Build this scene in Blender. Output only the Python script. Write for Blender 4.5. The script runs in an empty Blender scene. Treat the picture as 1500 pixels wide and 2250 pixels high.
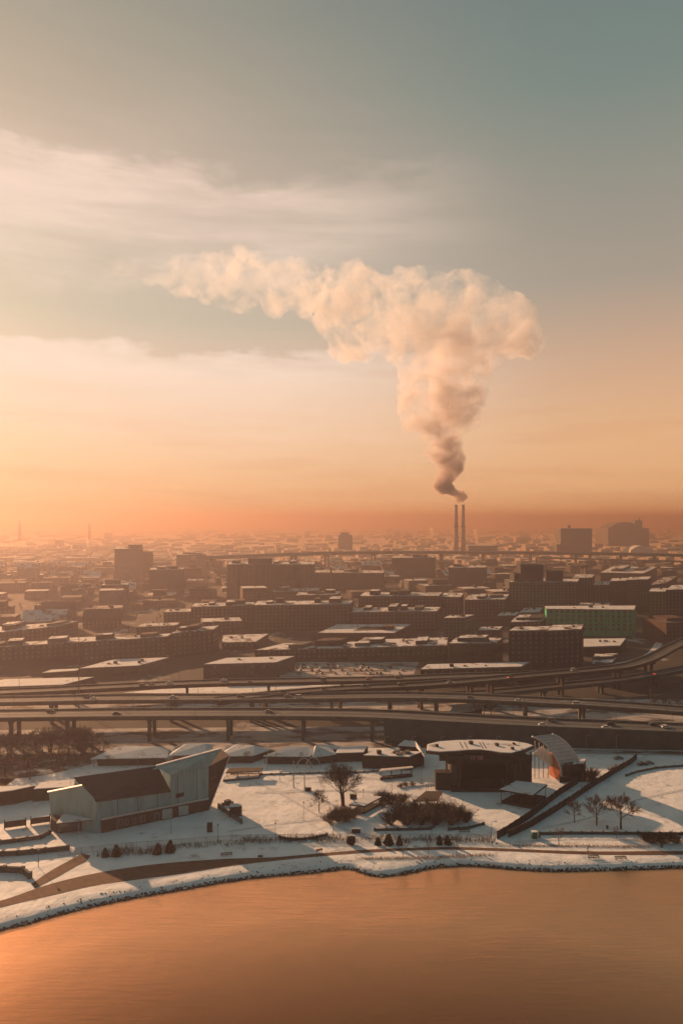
import bpy, bmesh, math, random
from mathutils import Vector, noise as mnoise
random.seed(7)
R = math.radians
scene = bpy.context.scene
col = scene.collection

# ------------------------------------------------------------------ camera
H = 120.0          # flying height above the park
F = 1600.0         # focal length in photograph pixels
Y0 = 1143.0        # horizon row in the photograph
cam_d = bpy.data.cameras.new('camera')
cam_d.sensor_fit = 'VERTICAL'; cam_d.sensor_height = 36.0
cam_d.lens = F / 2250.0 * 36.0
cam_d.shift_y = (Y0 - 1125.0) / 2250.0
cam_d.clip_start = 1.0; cam_d.clip_end = 60000.0
cam = bpy.data.objects.new('camera', cam_d); col.objects.link(cam)
cam.location = (0, 0, H); cam.rotation_euler = (R(90), 0, 0)
scene.camera = cam

# ------------------------------------------------------------------ light
SUN_AZ = R(-40.0)      # left of the view axis (+Y), behind the city
SUN_EL = R(15.5)
sun_dir = Vector((math.sin(SUN_AZ) * math.cos(SUN_EL), math.cos(SUN_AZ) * math.cos(SUN_EL), math.sin(SUN_EL)))
sl = bpy.data.lights.new('sun', 'SUN'); sl.energy = 5.0; sl.angle = R(0.6); sl.color = (1.0, 0.60, 0.35)
so = bpy.data.objects.new('sun', sl); col.objects.link(so)
so.rotation_euler = (-sun_dir).to_track_quat('-Z', 'Y').to_euler()
so.location = sun_dir * 3000

vs = scene.view_settings
vs.view_transform = 'Standard'; vs.look = 'None'; vs.exposure = 0.75; vs.gamma = 1.0; vs.use_curve_mapping = False
cy = scene.cycles
cy.max_bounces = 6; cy.diffuse_bounces = 2; cy.glossy_bounces = 2; cy.transmission_bounces = 2
cy.volume_bounces = 3; cy.transparent_max_bounces = 8
cy.use_denoising = True
cy.sample_clamp_indirect = 4.0
cy.volume_max_steps = 256

world = bpy.data.worlds.new('World'); scene.world = world; world.use_nodes = True
def lin(c):
    return tuple(((v / 255.0) / 12.92 if v / 255.0 <= 0.04045 else ((v / 255.0 + 0.055) / 1.055) ** 2.4) for v in c) + (1.0,)

class NT:
    """small node-tree helper"""
    def __init__(self, tree): self.t = tree; self.n = tree.nodes; self.l = tree.links
    def new(self, typ, **kw):
        nd = self.n.new(typ)
        for k, v in kw.items(): setattr(nd, k, v)
        return nd
    def put(self, sock, v):
        if hasattr(v, 'is_output'): self.l.new(v, sock)
        elif v is not None: sock.default_value = v
    def math(self, op, a, b=None, c=None, clamp=False):
        nd = self.new('ShaderNodeMath', operation=op, use_clamp=clamp)
        self.put(nd.inputs[0], a)
        if b is not None: self.put(nd.inputs[1], b)
        if c is not None: self.put(nd.inputs[2], c)
        return nd.outputs[0]
    def smooth(self, v, a, b, lo=0.0, hi=1.0):
        nd = self.new('ShaderNodeMapRange', interpolation_type='SMOOTHSTEP')
        self.put(nd.inputs['Value'], v); nd.inputs['From Min'].default_value = a; nd.inputs['From Max'].default_value = b
        nd.inputs['To Min'].default_value = lo; nd.inputs['To Max'].default_value = hi
        return nd.outputs['Result']
    def ramp(self, v, stops, interp='LINEAR'):
        nd = self.new('ShaderNodeValToRGB'); cr = nd.color_ramp; cr.interpolation = interp
        while len(cr.elements) < len(stops): cr.elements.new(0.5)
        for e, (p, c) in zip(cr.elements, stops):
            e.position = p; e.color = c if not isinstance(c, (int, float)) else (c, c, c, 1)
        self.put(nd.inputs[0], v); return nd.outputs[0]
    def mix(self, f, a, b, typ='MIX'):
        nd = self.new('ShaderNodeMix', data_type='RGBA', blend_type=typ)
        self.put(nd.inputs[0], f); self.put(nd.inputs[6], a); self.put(nd.inputs[7], b)
        return nd.outputs[2]
    def noise(self, vec, scale, detail=4.0, rough=0.55, dist=0.0):
        nd = self.new('ShaderNodeTexNoise'); self.put(nd.inputs['Vector'], vec)
        nd.inputs['Scale'].default_value = scale; nd.inputs['Detail'].default_value = detail
        nd.inputs['Roughness'].default_value = rough; nd.inputs['Distortion'].default_value = dist
        return nd.outputs['Fac']
    def scale(self, vec, s):
        nd = self.new('ShaderNodeMapping'); self.put(nd.inputs[0], vec); nd.inputs['Scale'].default_value = s
        return nd.outputs[0]

w = NT(world.node_tree); w.n.clear()
tc = w.new('ShaderNodeTexCoord'); D = tc.outputs['Generated']
sep = w.new('ShaderNodeSeparateXYZ'); w.put(sep.inputs[0], D)
zz = sep.outputs[2]
# how far the direction is from the sun's azimuth (1 = towards it, -1 = away)
dot = w.new('ShaderNodeVectorMath', operation='DOT_PRODUCT'); w.put(dot.inputs[0], D)
dot.inputs[1].default_value = (math.sin(SUN_AZ), math.cos(SUN_AZ), 0.0)
cs = dot.outputs['Value']
def stops(rows): return [(p, lin(c)) for p, c in rows]
near_sun = w.ramp(zz, stops([(0.0, (250, 202, 160)), (0.05, (250, 204, 162)), (0.12, (246, 210, 180)), (0.20, (226, 200, 180)), (0.26, (196, 188, 170)),
                             (0.32, (192, 182, 166)), (0.42, (198, 178, 160)), (0.50, (184, 168, 148)), (0.60, (162, 158, 140)), (1.0, (96, 116, 116))]))
side = w.ramp(zz, stops([(0.0, (255, 206, 160)), (0.05, (252, 200, 152)), (0.12, (244, 194, 150)), (0.20, (220, 180, 150)),
                         (0.30, (176, 163, 148)), (0.40, (156, 154, 142)), (0.50, (126, 142, 134)), (0.60, (116, 130, 128)), (1.0, (70, 96, 102))]))
away = w.ramp(zz, stops([(0.0, (104, 124, 128)), (0.12, (90, 126, 134)), (0.30, (78, 121, 130)), (0.60, (70, 113, 122)), (1.0, (66, 102, 110))]))
c1 = w.mix(w.smooth(cs, 0.42, 0.96), side, near_sun)
c2 = w.mix(w.smooth(cs, -0.35, 0.40), away, c1)
# physical sky underneath, tinted in by a share
sky = w.new('ShaderNodeTexSky', sky_type='NISHITA')
sky.sun_disc = False; sky.sun_elevation = SUN_EL; sky.sun_rotation = SUN_AZ; sky.air_density = 1.6; sky.dust_density = 4.0
skys = w.mix(1.0, sky.outputs[0], (0.05, 0.05, 0.052, 1), 'MULTIPLY')
c3 = w.mix(0.14, c2, skys)
# veils of cloud drawn out along the horizon, stronger towards the sun
sD = w.scale(D, (1.0, 1.0, 3.4))
n1 = w.noise(sD, 5.5, 7.0, 0.60, 0.4)
n2 = w.noise(w.scale(D, (1.0, 1.0, 9.0)), 4.0, 5.0, 0.55, 0.2)
n3 = w.noise(w.scale(D, (1.0, 1.0, 1.4)), 22.0, 5.0, 0.6, 0.3)
h = w.math('ADD', zz, w.math('MULTIPLY', w.math('SUBTRACT', n1, 0.5), 0.11))
h = w.math('ADD', h, w.math('MULTIPLY', w.math('SUBTRACT', n3, 0.5), 0.034))
amt = w.ramp(h, [(0.0, 0.0), (0.05, 0.25), (0.12, 0.75), (0.195, 1.0), (0.212, 0.85), (0.226, 0.10), (0.285, 0.12),
                 (0.32, 0.45), (0.36, 0.75), (0.405, 0.95), (0.418, 0.85), (0.438, 0.20), (0.52, 0.06), (0.7, 0.0), (1.0, 0.0)])
amt = w.math('MULTIPLY', amt, w.smooth(cs, 0.52, 0.86))
amt = w.math('MULTIPLY', amt, w.smooth(n2, 0.25, 0.68, 0.45, 1.0))
amt = w.math('MULTIPLY', amt, 0.95)
cloud = w.ramp(zz, stops([(0.0, (255, 206, 158)), (0.2, (255, 231, 213)), (0.45, (250, 222, 205)), (1.0, (220, 200, 186))]))
c4 = w.mix(amt, c3, cloud)
# thin darker streaks low in the sky
st = w.math('MULTIPLY', w.smooth(n2, 0.46, 0.62), w.smooth(zz, 0.30, 0.04))
c5 = w.mix(w.math('MULTIPLY', st, 0.16), c4, lin((206, 140, 96)))
bg = w.new('ShaderNodeBackground'); w.put(bg.inputs[0], c5); bg.inputs[1].default_value = 0.60
out = w.new('ShaderNodeOutputWorld'); w.l.new(bg.outputs[0], out.inputs[0])

# ------------------------------------------------------------------ helpers
def P(px, py, z=0.0):
    d = (H - z) * F / (py - Y0)
    return Vector(((px - 750.0) / F * d, d, z))
def PT(px, py, d):
    return Vector(((px - 750.0) / F * d, d, H - (py - Y0) * d / F))
def onplane(px, py, A, B, off=0.0):
    """point of the vertical plane through A and B seen at that pixel"""
    ax, ay = A[0], A[1]; dx, dy = B[0] - ax, B[1] - ay
    k = (px - 750.0) / F
    t = (k * ay - ax) / (dx - k * dy)
    d = ay + t * dy
    d -= off
    return PT(px, py, d)
def V(*a): return Vector(a)

MATS = {}
def mat(name, base, rough=0.85, var=0.25, scale=0.5, bump=0.0, bscale=None, second=None, sfac=(0.5, 0.62), sscale=0.2, metal=0.0, spec=0.3, stretch=None):
    if name in MATS: return MATS[name]
    m = bpy.data.materials.new(name); m.use_nodes = True; t = NT(m.node_tree); t.n.clear()
    o = t.new('ShaderNodeOutputMaterial'); p = t.new('ShaderNodeBsdfPrincipled'); t.l.new(p.outputs[0], o.inputs[0])
    g = t.new('ShaderNodeNewGeometry'); pos = g.outputs['Position']
    if stretch: pos = t.scale(pos, stretch)
    n = t.noise(pos, scale, 5.0)
    lo = tuple(c * (1 - var) for c in base) + (1,); hi = tuple(min(1, c * (1 + var)) for c in base) + (1,)
    c = t.ramp(n, [(0.3, lo), (0.7, hi)])
    if second:
        n2 = t.noise(pos, sscale, 6.0, 0.65)
        c = t.mix(t.smooth(n2, sfac[0], sfac[1]), c, tuple(second) + (1,))
    t.put(p.inputs['Base Color'], c)
    p.inputs['Roughness'].default_value = rough; p.inputs['Metallic'].default_value = metal
    p.inputs['Specular IOR Level'].default_value = spec
    if bump:
        b = t.new('ShaderNodeBump'); b.inputs['Strength'].default_value = 1.0; b.inputs['Distance'].default_value = bump
        t.put(b.inputs['Height'], t.noise(pos, bscale or scale * 4, 5.0)); t.l.new(b.outputs[0], p.inputs['Normal'])
    MATS[name] = m; return m

mat('snow', (0.80, 0.81, 0.83), 0.7, 0.10, 0.10, 0.42, 0.22, second=(0.36, 0.32, 0.30), sfac=(0.55, 0.74), sscale=0.16)
mat('bank_snow', (0.60, 0.62, 0.66), 0.75, 0.12, 0.2, 0.25, 0.6, second=(0.30, 0.28, 0.26), sfac=(0.60, 0.70), sscale=0.5)
mat('roof_snow', (0.68, 0.68, 0.70), 0.75, 0.1, 0.15, 0.08, 0.4, second=(0.11, 0.09, 0.082), sfac=(0.50, 0.58), sscale=0.11)
mat('roof_snow_clean', (0.66, 0.67, 0.70), 0.75, 0.08, 0.2, 0.06, 0.5, second=(0.24, 0.22, 0.21), sfac=(0.56, 0.68), sscale=0.13)
mat('city_ground', (0.038, 0.037, 0.035), 0.9, 0.5, 0.02, 0, second=(0.42, 0.40, 0.40), sfac=(0.57, 0.68), sscale=0.022, stretch=(1, 0.6, 1))
mat('hazed_snow', (0.52, 0.46, 0.43), 0.9, 0.25, 0.008, 0, second=(0.72, 0.69, 0.68), sfac=(0.48, 0.62), sscale=0.01)  # snow cover, lightened further to stand in for distant haze
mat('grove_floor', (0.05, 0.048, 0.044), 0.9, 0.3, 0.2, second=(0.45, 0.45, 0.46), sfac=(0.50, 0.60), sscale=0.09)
mat('lot_snow', (0.42, 0.40, 0.40), 0.85, 0.3, 0.1, 0.05, 0.5, second=(0.10, 0.085, 0.075), sfac=(0.47, 0.58), sscale=0.06, stretch=(0.6, 1.4, 1))
mat('asphalt', (0.042, 0.042, 0.042), 0.8, 0.25, 0.4, second=(0.16, 0.15, 0.15), sfac=(0.62, 0.76), sscale=0.15, spec=0.35)
mat('bridge_road', (0.062, 0.066, 0.068), 0.8, 0.25, 0.3, second=(0.34, 0.31, 0.30), sfac=(0.6, 0.75), sscale=0.10, stretch=(0.3, 1, 1))
mat('path', (0.13, 0.07, 0.045), 0.85, 0.3, 0.5, second=(0.30, 0.22, 0.18), sfac=(0.62, 0.8), sscale=0.3)
mat('tar_roof', (0.075, 0.062, 0.055), 0.9, 0.3, 0.2, second=(0.5, 0.48, 0.47), sfac=(0.56, 0.66), sscale=0.07)
mat('concrete', (0.13, 0.12, 0.11), 0.85, 0.25, 0.3, second=(0.10, 0.09, 0.085), sfac=(0.55, 0.75), sscale=0.2)
mat('dark_concrete', (0.055, 0.072, 0.072), 0.85, 0.25, 0.25, second=(0.035, 0.048, 0.05), sfac=(0.5, 0.75), sscale=0.12)
mat('rail', (0.36, 0.37, 0.37), 0.6, 0.15, 0.5)
mat('steel', (0.10, 0.095, 0.09), 0.5, 0.2, 1.0, metal=0.3)
mat('pole', (0.13, 0.10, 0.085), 0.55, 0.2, 1.0)
mat('panel', (0.23, 0.40, 0.42), 0.55, 0.12, 0.25, second=(0.18, 0.325, 0.34), sfac=(0.45, 0.6), sscale=0.35, stretch=(1, 1, 0.25))
mat('panel_edge', (0.62, 0.58, 0.56), 0.5, 0.1, 0.5)
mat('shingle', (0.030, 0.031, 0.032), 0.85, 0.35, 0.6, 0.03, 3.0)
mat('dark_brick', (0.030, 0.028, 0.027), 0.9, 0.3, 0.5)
mat('brown_brick', (0.050, 0.038, 0.032), 0.9, 0.3, 0.4, second=(0.036, 0.030, 0.027), sfac=(0.5, 0.7), sscale=0.12)
mat('red_brick', (0.080, 0.042, 0.033), 0.9, 0.3, 0.4, second=(0.055, 0.034, 0.028), sfac=(0.5, 0.7), sscale=0.12)
mat('tan_brick', (0.10, 0.085, 0.073), 0.9, 0.25, 0.4, second=(0.075, 0.064, 0.056), sfac=(0.5, 0.7), sscale=0.12)
mat('hazed_wall', (0.46, 0.37, 0.32), 0.9, 0.25, 0.05)  # pale tone puts the far haze into the wall colour
mat('grey_wall', (0.11, 0.11, 0.105), 0.85, 0.25, 0.4, second=(0.08, 0.08, 0.078), sfac=(0.5, 0.7), sscale=0.1)
mat('cornice', (0.13, 0.11, 0.10), 0.85, 0.2, 0.3)
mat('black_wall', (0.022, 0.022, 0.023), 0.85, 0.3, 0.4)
mat('green_paint', (0.003, 0.38, 0.20), 0.7, 0.2, 0.3, second=(0.003, 0.30, 0.16), sfac=(0.45, 0.6), sscale=0.2)
mat('glass', (0.035, 0.04, 0.045), 0.08, 0.2, 0.5, spec=1.0)
mat('window_glass', (0.13, 0.135, 0.14), 0.12, 0.6, 0.35, spec=0.9)
mat('frame', (0.24, 0.22, 0.21), 0.6, 0.15, 0.8)
mat('white_door', (0.42, 0.46, 0.46), 0.6, 0.08, 0.8)
mat('wood', (0.065, 0.044, 0.032), 0.8, 0.3, 0.8, stretch=(1, 1, 0.3))
mat('dark_wood', (0.034, 0.030, 0.027), 0.85, 0.3, 0.8)
mat('stage_side', (0.075, 0.068, 0.062), 0.85, 0.3, 0.6, stretch=(1, 1, 0.2))
mat('black_cloth', (0.018, 0.02, 0.022), 0.9, 0.2, 0.8)
mat('sunlit_orange', (0.33, 0.10, 0.04), 0.7, 0.25, 0.6)  # orange of the sunlit shell interior, put into the colour
mat('bark', (0.060, 0.042, 0.033), 0.9, 0.3, 1.5)
mat('twig', (0.105, 0.062, 0.042), 0.9, 0.3, 0.7)
mat('dark_twig', (0.026, 0.023, 0.020), 0.9, 0.3, 0.7)
mat('evergreen', (0.022, 0.035, 0.028), 0.85, 0.4, 0.9)
mat('dry_grass', (0.22, 0.115, 0.055), 0.9, 0.35, 0.7)
mat('rock', (0.075, 0.065, 0.06), 0.9, 0.4, 0.8, 0.1, 2.0, second=(0.45, 0.45, 0.47), sfac=(0.60, 0.68), sscale=0.7)
mat('stack_brick', (0.30, 0.20, 0.16), 0.9, 0.15, 0.1)
mat('tyre', (0.02, 0.02, 0.02), 0.9)
mat('red_paint', (0.35, 0.04, 0.03), 0.5, 0.1)
mat('white_paint', (0.62, 0.62, 0.62), 0.45, 0.08)
mat('grey_paint', (0.22, 0.22, 0.23), 0.4, 0.1)
mat('dark_paint', (0.03, 0.032, 0.036), 0.35, 0.1)
mat('blue_paint', (0.05, 0.08, 0.14), 0.4, 0.1)
mat('green_box', (0.03, 0.12, 0.08), 0.6, 0.1)
mat('salmon', (0.62, 0.25, 0.17), 0.6, 0.1)
mat('coat', (0.03, 0.03, 0.035), 0.9)
mat('skin', (0.45, 0.28, 0.2), 0.7)
mat('shell_panel', (0.56, 0.54, 0.53), 0.5, 0.12, 0.3, second=(0.46, 0.45, 0.45), sfac=(0.5, 0.6), sscale=0.3)

def emis(name, colr, s):
    m = bpy.data.materials.new(name); m.use_nodes = True; t = NT(m.node_tree); t.n.clear()
    o = t.new('ShaderNodeOutputMaterial'); e = t.new('ShaderNodeEmission'); e.inputs[0].default_value = tuple(colr) + (1,); e.inputs[1].default_value = s
    t.l.new(e.outputs[0], o.inputs[0]); MATS[name] = m
emis('led', (1.0, 0.42, 0.36), 0.055); emis('tail_light', (1.0, 0.10, 0.03), 3.5); emis('lamp_glow', (1.0, 0.42, 0.12), 3.0); emis('head_light', (1.0, 0.92, 0.8), 3.5)

# water: murky brown body under a rippled, shiny surface
def water_mat():
    m = bpy.data.materials.new('water'); m.use_nodes = True; t = NT(m.node_tree); t.n.clear()
    o = t.new('ShaderNodeOutputMaterial')
    g = t.new('ShaderNodeNewGeometry'); pos = g.outputs['Position']
    df = t.new('ShaderNodeBsdfDiffuse'); df.inputs[0].default_value = (0.06, 0.024, 0.014, 1)
    gl = t.new('ShaderNodeBsdfGlossy'); gl.inputs['Roughness'].default_value = 0.34; gl.inputs['Anisotropy'].default_value = 0.12; tg = t.new('ShaderNodeCombineXYZ'); tg.inputs[0].default_value = 1.0; t.l.new(tg.outputs[0], gl.inputs['Tangent']); g2 = t.new('ShaderNodeBsdfGlossy'); g2.inputs['Roughness'].default_value = 0.07; g2.inputs[0].default_value = (0.95, 0.52, 0.30, 1); gm = t.new('ShaderNodeMixShader'); gm.inputs[0].default_value = 0.36; t.l.new(gl.outputs[0], gm.inputs[1]); t.l.new(g2.outputs[0], gm.inputs[2])
    wind = t.smooth(t.noise(t.scale(pos, (0.5, 1.3, 1)), 0.022, 4, 0.6, 0.5), 0.35, 0.65)
    t.put(gl.inputs[0], t.mix(wind, (1.0, 0.54, 0.30, 1), (0.94, 0.49, 0.27, 1)))
    lw = t.new('ShaderNodeLayerWeight'); lw.inputs[0].default_value = 0.5
    hh = t.math('ADD', t.math('MULTIPLY', t.noise(t.scale(pos, (0.22, 1.6, 1)), 0.5, 4, 0.6), t.math('ADD', t.math('MULTIPLY', wind, 0.10), 0.04)), t.math('MULTIPLY', t.noise(pos, 0.03, 3), 0.5))
    b = t.new('ShaderNodeBump'); b.inputs['Strength'].default_value = 1.0; b.inputs['Distance'].default_value = 0.80
    t.put(b.inputs['Height'], hh); t.l.new(b.outputs[0], gl.inputs['Normal']); t.l.new(b.outputs[0], g2.inputs['Normal'])
    mx = t.new('ShaderNodeMixShader'); t.put(mx.inputs[0], t.math('MULTIPLY', t.math('POWER', lw.outputs['Facing'], 7.0), 98.0, clamp=True)); t.l.new(df.outputs[0], mx.inputs[1]); t.l.new(gm.outputs[0], mx.inputs[2])
    t.l.new(mx.outputs[0], o.inputs[0])
    MATS['water'] = m
water_mat()

def set_props(o, label=None, cat=None, group=None, kind=None):
    if label: o['label'] = label
    if cat: o['category'] = cat
    if group: o['group'] = group
    if kind: o['kind'] = kind
def thing(name, loc, label, cat, group=None, rz=0.0):
    o = bpy.data.objects.new(name, None); o.location = loc; o.rotation_euler = (0, 0, rz); o.empty_display_size = 0.5
    col.objects.link(o); set_props(o, label, cat, group); return o
def base_of(o):
    v = Vector((0, 0, 0))
    while o is not None: v = v + o.location; o = o.parent
    return v
def mesh_ob(name, me, m, parent=None, loc=None):
    o = bpy.data.objects.new(name, me); col.objects.link(o)
    if m is not None and not me.materials: me.materials.append(MATS[m] if isinstance(m, str) else m)
    if parent is not None: o.parent = parent
    if loc is not None: o.location = loc
    return o

class MB:
    """collects faces in world coordinates; build() makes one mesh object, local to its parent"""
    def __init__(self): self.v = []; self.f = []
    def face(self, pts):
        i = len(self.v); self.v += [tuple(p) for p in pts]; self.f.append(tuple(range(i, i + len(pts)))); return self
    def solid(self, bottom, top):
        """closed prism between two rings of equal length"""
        n = len(bottom); i = len(self.v); self.v += [tuple(p) for p in bottom] + [tuple(p) for p in top]
        self.f.append(tuple(range(i + n - 1, i - 1, -1))); self.f.append(tuple(range(i + n, i + 2 * n)))
        for k in range(n):
            j = (k + 1) % n; self.f.append((i + k, i + j, i + n + j, i + n + k))
        return self
    def prism(self, ring, z0, z1=None):
        b = [(p[0], p[1], z0) for p in ring]
        t = [(p[0], p[1], (p[2] if z1 is None else z1)) for p in ring]
        return self.solid(b, t)
    def box(self, c, sx, sy, sz, rz=0.0):
        ca, sa = math.cos(rz), math.sin(rz); q = []
        for x, y in ((-sx / 2, -sy / 2), (sx / 2, -sy / 2), (sx / 2, sy / 2), (-sx / 2, sy / 2)):
            q.append((c[0] + x * ca - y * sa, c[1] + x * sa + y * ca))
        return self.solid([(a, b, c[2]) for a, b in q], [(a, b, c[2] + sz) for a, b in q])
    def tube(self, pts, rads, n=6):
        i0 = len(self.v); pts = [Vector(p) for p in pts]
        if not isinstance(rads, (list, tuple)): rads = [rads] * len(pts)
        up = Vector((0, 0, 1))
        for k, p in enumerate(pts):
            d = (pts[min(k + 1, len(pts) - 1)] - pts[max(k - 1, 0)]).normalized()
            a = d.cross(up) if abs(d.z) < 0.9 else d.cross(Vector((1, 0, 0)))
            a.normalize(); b = d.cross(a)
            for j in range(n):
                t = 2 * math.pi * j / n; self.v.append(tuple(p + (a * math.cos(t) + b * math.sin(t)) * rads[k]))
        for k in range(len(pts) - 1):
            for j in range(n):
                a = i0 + k * n + j; b = i0 + k * n + (j + 1) % n; self.f.append((a, b, b + n, a + n))
        self.f.append(tuple(i0 + j for j in range(n - 1, -1, -1))); e = i0 + (len(pts) - 1) * n
        self.f.append(tuple(e + j for j in range(n))); return self
    def plate(self, pts, thick):
        """a planar outline given thickness along its normal"""
        pts = [Vector(p) for p in pts]; n = Vector((0, 0, 0))
        for a, b in zip(pts, pts[1:] + pts[:1]): n += a.cross(b)
        n.normalize(); return self.solid([p - n * thick for p in pts], pts)
    def mesh(self, name, org=Vector((0, 0, 0)), smooth=False):
        me = bpy.data.meshes.new(name)
        me.from_pydata([(x - org[0], y - org[1], z - org[2]) for x, y, z in self.v], [], self.f); me.update()
        bm = bmesh.new(); bm.from_mesh(me); bmesh.ops.recalc_face_normals(bm, faces=bm.faces[:]); bm.to_mesh(me); bm.free()
        if smooth:
            for p in me.polygons: p.use_smooth = True
        return me
    def build(self, name, m, parent=None, label=None, cat=None, group=None, kind=None, smooth=False):
        org = base_of(parent) if parent is not None else Vector((0, 0, 0))
        if parent is None and cat:
            xs = [p[0] for p in self.v]; ys = [p[1] for p in self.v]; zs = [p[2] for p in self.v]
            org = Vector(((min(xs) + max(xs)) / 2, (min(ys) + max(ys)) / 2, min(zs)))
        o = mesh_ob(name, self.mesh(name, org, smooth), m, parent, org if parent is None else None)
        set_props(o, label, cat, group, kind); return o

def copy_tree(o, parent=None):
    c = o.copy(); col.objects.link(c); c.parent = parent
    for ch in list(o.children): copy_tree(ch, c)
    return c

def lerp(a, b, t): return a + (b - a) * t
def resample(pts, step):
    pts = [Vector(p) for p in pts]; outp = [pts[0]]
    for a, b in zip(pts, pts[1:]):
        n = max(1, int((b - a).length / step))
        for k in range(1, n + 1): outp.append(a.lerp(b, k / n))
    return outp
def smooth_line(pts, n=8):
    """Catmull-Rom through the points"""
    pts = [Vector(p) for p in pts]; q = [pts[0] * 2 - pts[1]] + pts + [pts[-1] * 2 - pts[-2]]; o = []
    for i in range(1, len(q) - 2):
        for k in range(n):
            t = k / n; p0, p1, p2, p3 = q[i - 1], q[i], q[i + 1], q[i + 2]
            o.append(0.5 * ((2 * p1) + (p2 - p0) * t + (2 * p0 - 5 * p1 + 4 * p2 - p3) * t * t + (3 * p1 - p0 - 3 * p2 + p3) * t ** 3))
    o.append(pts[-1]); return o
def side_of(line, k):
    a = line[max(k - 1, 0)]; b = line[min(k + 1, len(line) - 1)]; d = (b - a); d.z = 0; d.normalize()
    return Vector((-d.y, d.x, 0))      # left of travel

# ------------------------------------------------------------------ ground, shore, water
WZ = -1.5
shore_px = [(-500, 2150), (-200, 2098), (0, 2045), (60, 2030), (130, 2010), (200, 1993), (300, 1972), (400, 1955), (500, 1937), (600, 1925), (700, 1916), (765, 1909),
            (795, 1918), (830, 1925), (870, 1923), (915, 1915), (960, 1906), (1040, 1903), (1120, 1909), (1200, 1914), (1300, 1913), (1400, 1910), (1500, 1907), (1800, 1900), (2600, 1890)]
shore = smooth_line([P(x, y, WZ) for x, y in shore_px], 8)
for p in shore:
    j = mnoise.noise(Vector((p.x * 0.25, p.y * 0.25, 3.1))) * 0.35
    p.y += j
def gh(x, y):
    """snow surface height"""
    a = mnoise.noise(Vector((x * 0.045, y * 0.045, 0.3))) * 0.16 + mnoise.noise(Vector((x * 0.13, y * 0.13, 5.3))) * 0.07
    return a * max(0.0, min(1.0, (372.0 - y) / 30.0))
BACK = 384.0
mb = MB(); rows = 64
for i, p in enumerate(shore):
    n = side_of(shore, i)
    for r in range(rows):
        if r == 0: q = (p.x, p.y - 0.4, -2.6)
        elif r == 1: q = (p.x + n.x * 0.7, p.y + n.y * 0.7, -0.55)
        elif r == 2: q = (p.x + n.x * 2.2, p.y + n.y * 2.2, -0.25)
        elif r == 3: q = (p.x + n.x * 4.2, p.y + n.y * 4.2, -0.02)
        else:
            s = (r - 3) / (rows - 4); x = p.x + n.x * 4.2 * (1 - s); y0 = p.y + n.y * 4.2; y = lerp(y0, BACK, s)
            q = (x, y, gh(x, y) * min(1, s * 8))
        mb.v.append(q)
for i in range(len(shore) - 1):
    for r in range(rows - 1):
        a = i * rows + r; mb.f.append((a, a + rows, a + rows + 1, a + 1))
mb.build('park_ground', 'snow', kind='structure', smooth=True)
MB().face([(-9000, -1500, WZ), (9000, -1500, WZ), (9000, BACK - 5, WZ), (-9000, BACK - 5, WZ)]).build('water', 'water', kind='structure')
MB().face([(-8900, 2200, -0.03), (8900, 2200, -0.03), (8900, 10900, -0.03), (-8900, 10900, -0.03)]).build('far_ground', 'hazed_snow', kind='structure')
MB().face([(-9000, BACK - 0.5, -0.06), (9000, BACK - 0.5, -0.06), (9000, 11000, -0.06), (-9000, 11000, -0.06)]).build('ground', 'city_ground', kind='structure')

def ribbon(name, left, right, m, lift=0.06, kind='structure', ground=True, n=8, cross=3):
    """strip between two lines of equal count"""
    L = smooth_line(left, n); Rr = smooth_line(right, n); b = MB()
    for a, c in zip(L, Rr):
        for k in range(cross + 1):
            p = a.lerp(c, k / cross); b.v.append((p.x, p.y, (gh(p.x, p.y) if ground else p.z) + lift))
    w_ = cross + 1
    for i in range(len(L) - 1):
        for k in range(cross):
            a = i * w_ + k; b.f.append((a, a + 1, a + 1 + w_, a + w_))
    return b.build(name, m, kind=kind, smooth=True)
pth = [(-300, 2050, 2075), (-120, 2008, 2030), (0, 1980, 1995), (100, 1946, 1971), (200, 1921, 1948), (300, 1904, 1933), (400, 1894, 1920), (500, 1887, 1904), (600, 1884, 1892), (700, 1875, 1882),
       (800, 1868, 1874), (900, 1863, 1869), (1000, 1861, 1867), (1150, 1866, 1872), (1300, 1871, 1878), (1500, 1870, 1878), (1750, 1868, 1876), (2200, 1862, 1870)]
ribbon('lakeside_path', [P(x, b) for x, a, b in pth], [P(x, a) for x, a, b in pth], 'path', 0.07)
ribbon('branch_path', [P(78, 1952), P(130, 1925), P(165, 1905), P(188, 1893), P(200, 1880)], [P(70, 1942), P(115, 1912), P(150, 1893), P(166, 1884), P(180, 1876)], 'path', 0.09)

for nm_, ln_ in [('trodden_path', [(560, 1722), (620, 1748), (690, 1790), (760, 1826), (800, 1838)]), ('trodden_path', [(1000, 1760), (900, 1752), (800, 1742), (690, 1740), (560, 1745)]), ('trodden_path', [(930, 1735), (860, 1718), (760, 1710), (640, 1712)]),
                 ('trodden_path', [(500, 1830), (620, 1812), (740, 1800)]), ('trodden_path', [(1190, 1822), (1290, 1800), (1400, 1760), (1510, 1735)]), ('trodden_path', [(1130, 1852), (1250, 1846), (1400, 1848), (1510, 1852)])]:
    ribbon(nm_, [P(x, y) for x, y in ln_], [P(x + 1, y - 4.5) for x, y in ln_], 'bank_snow', 0.05)
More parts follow.
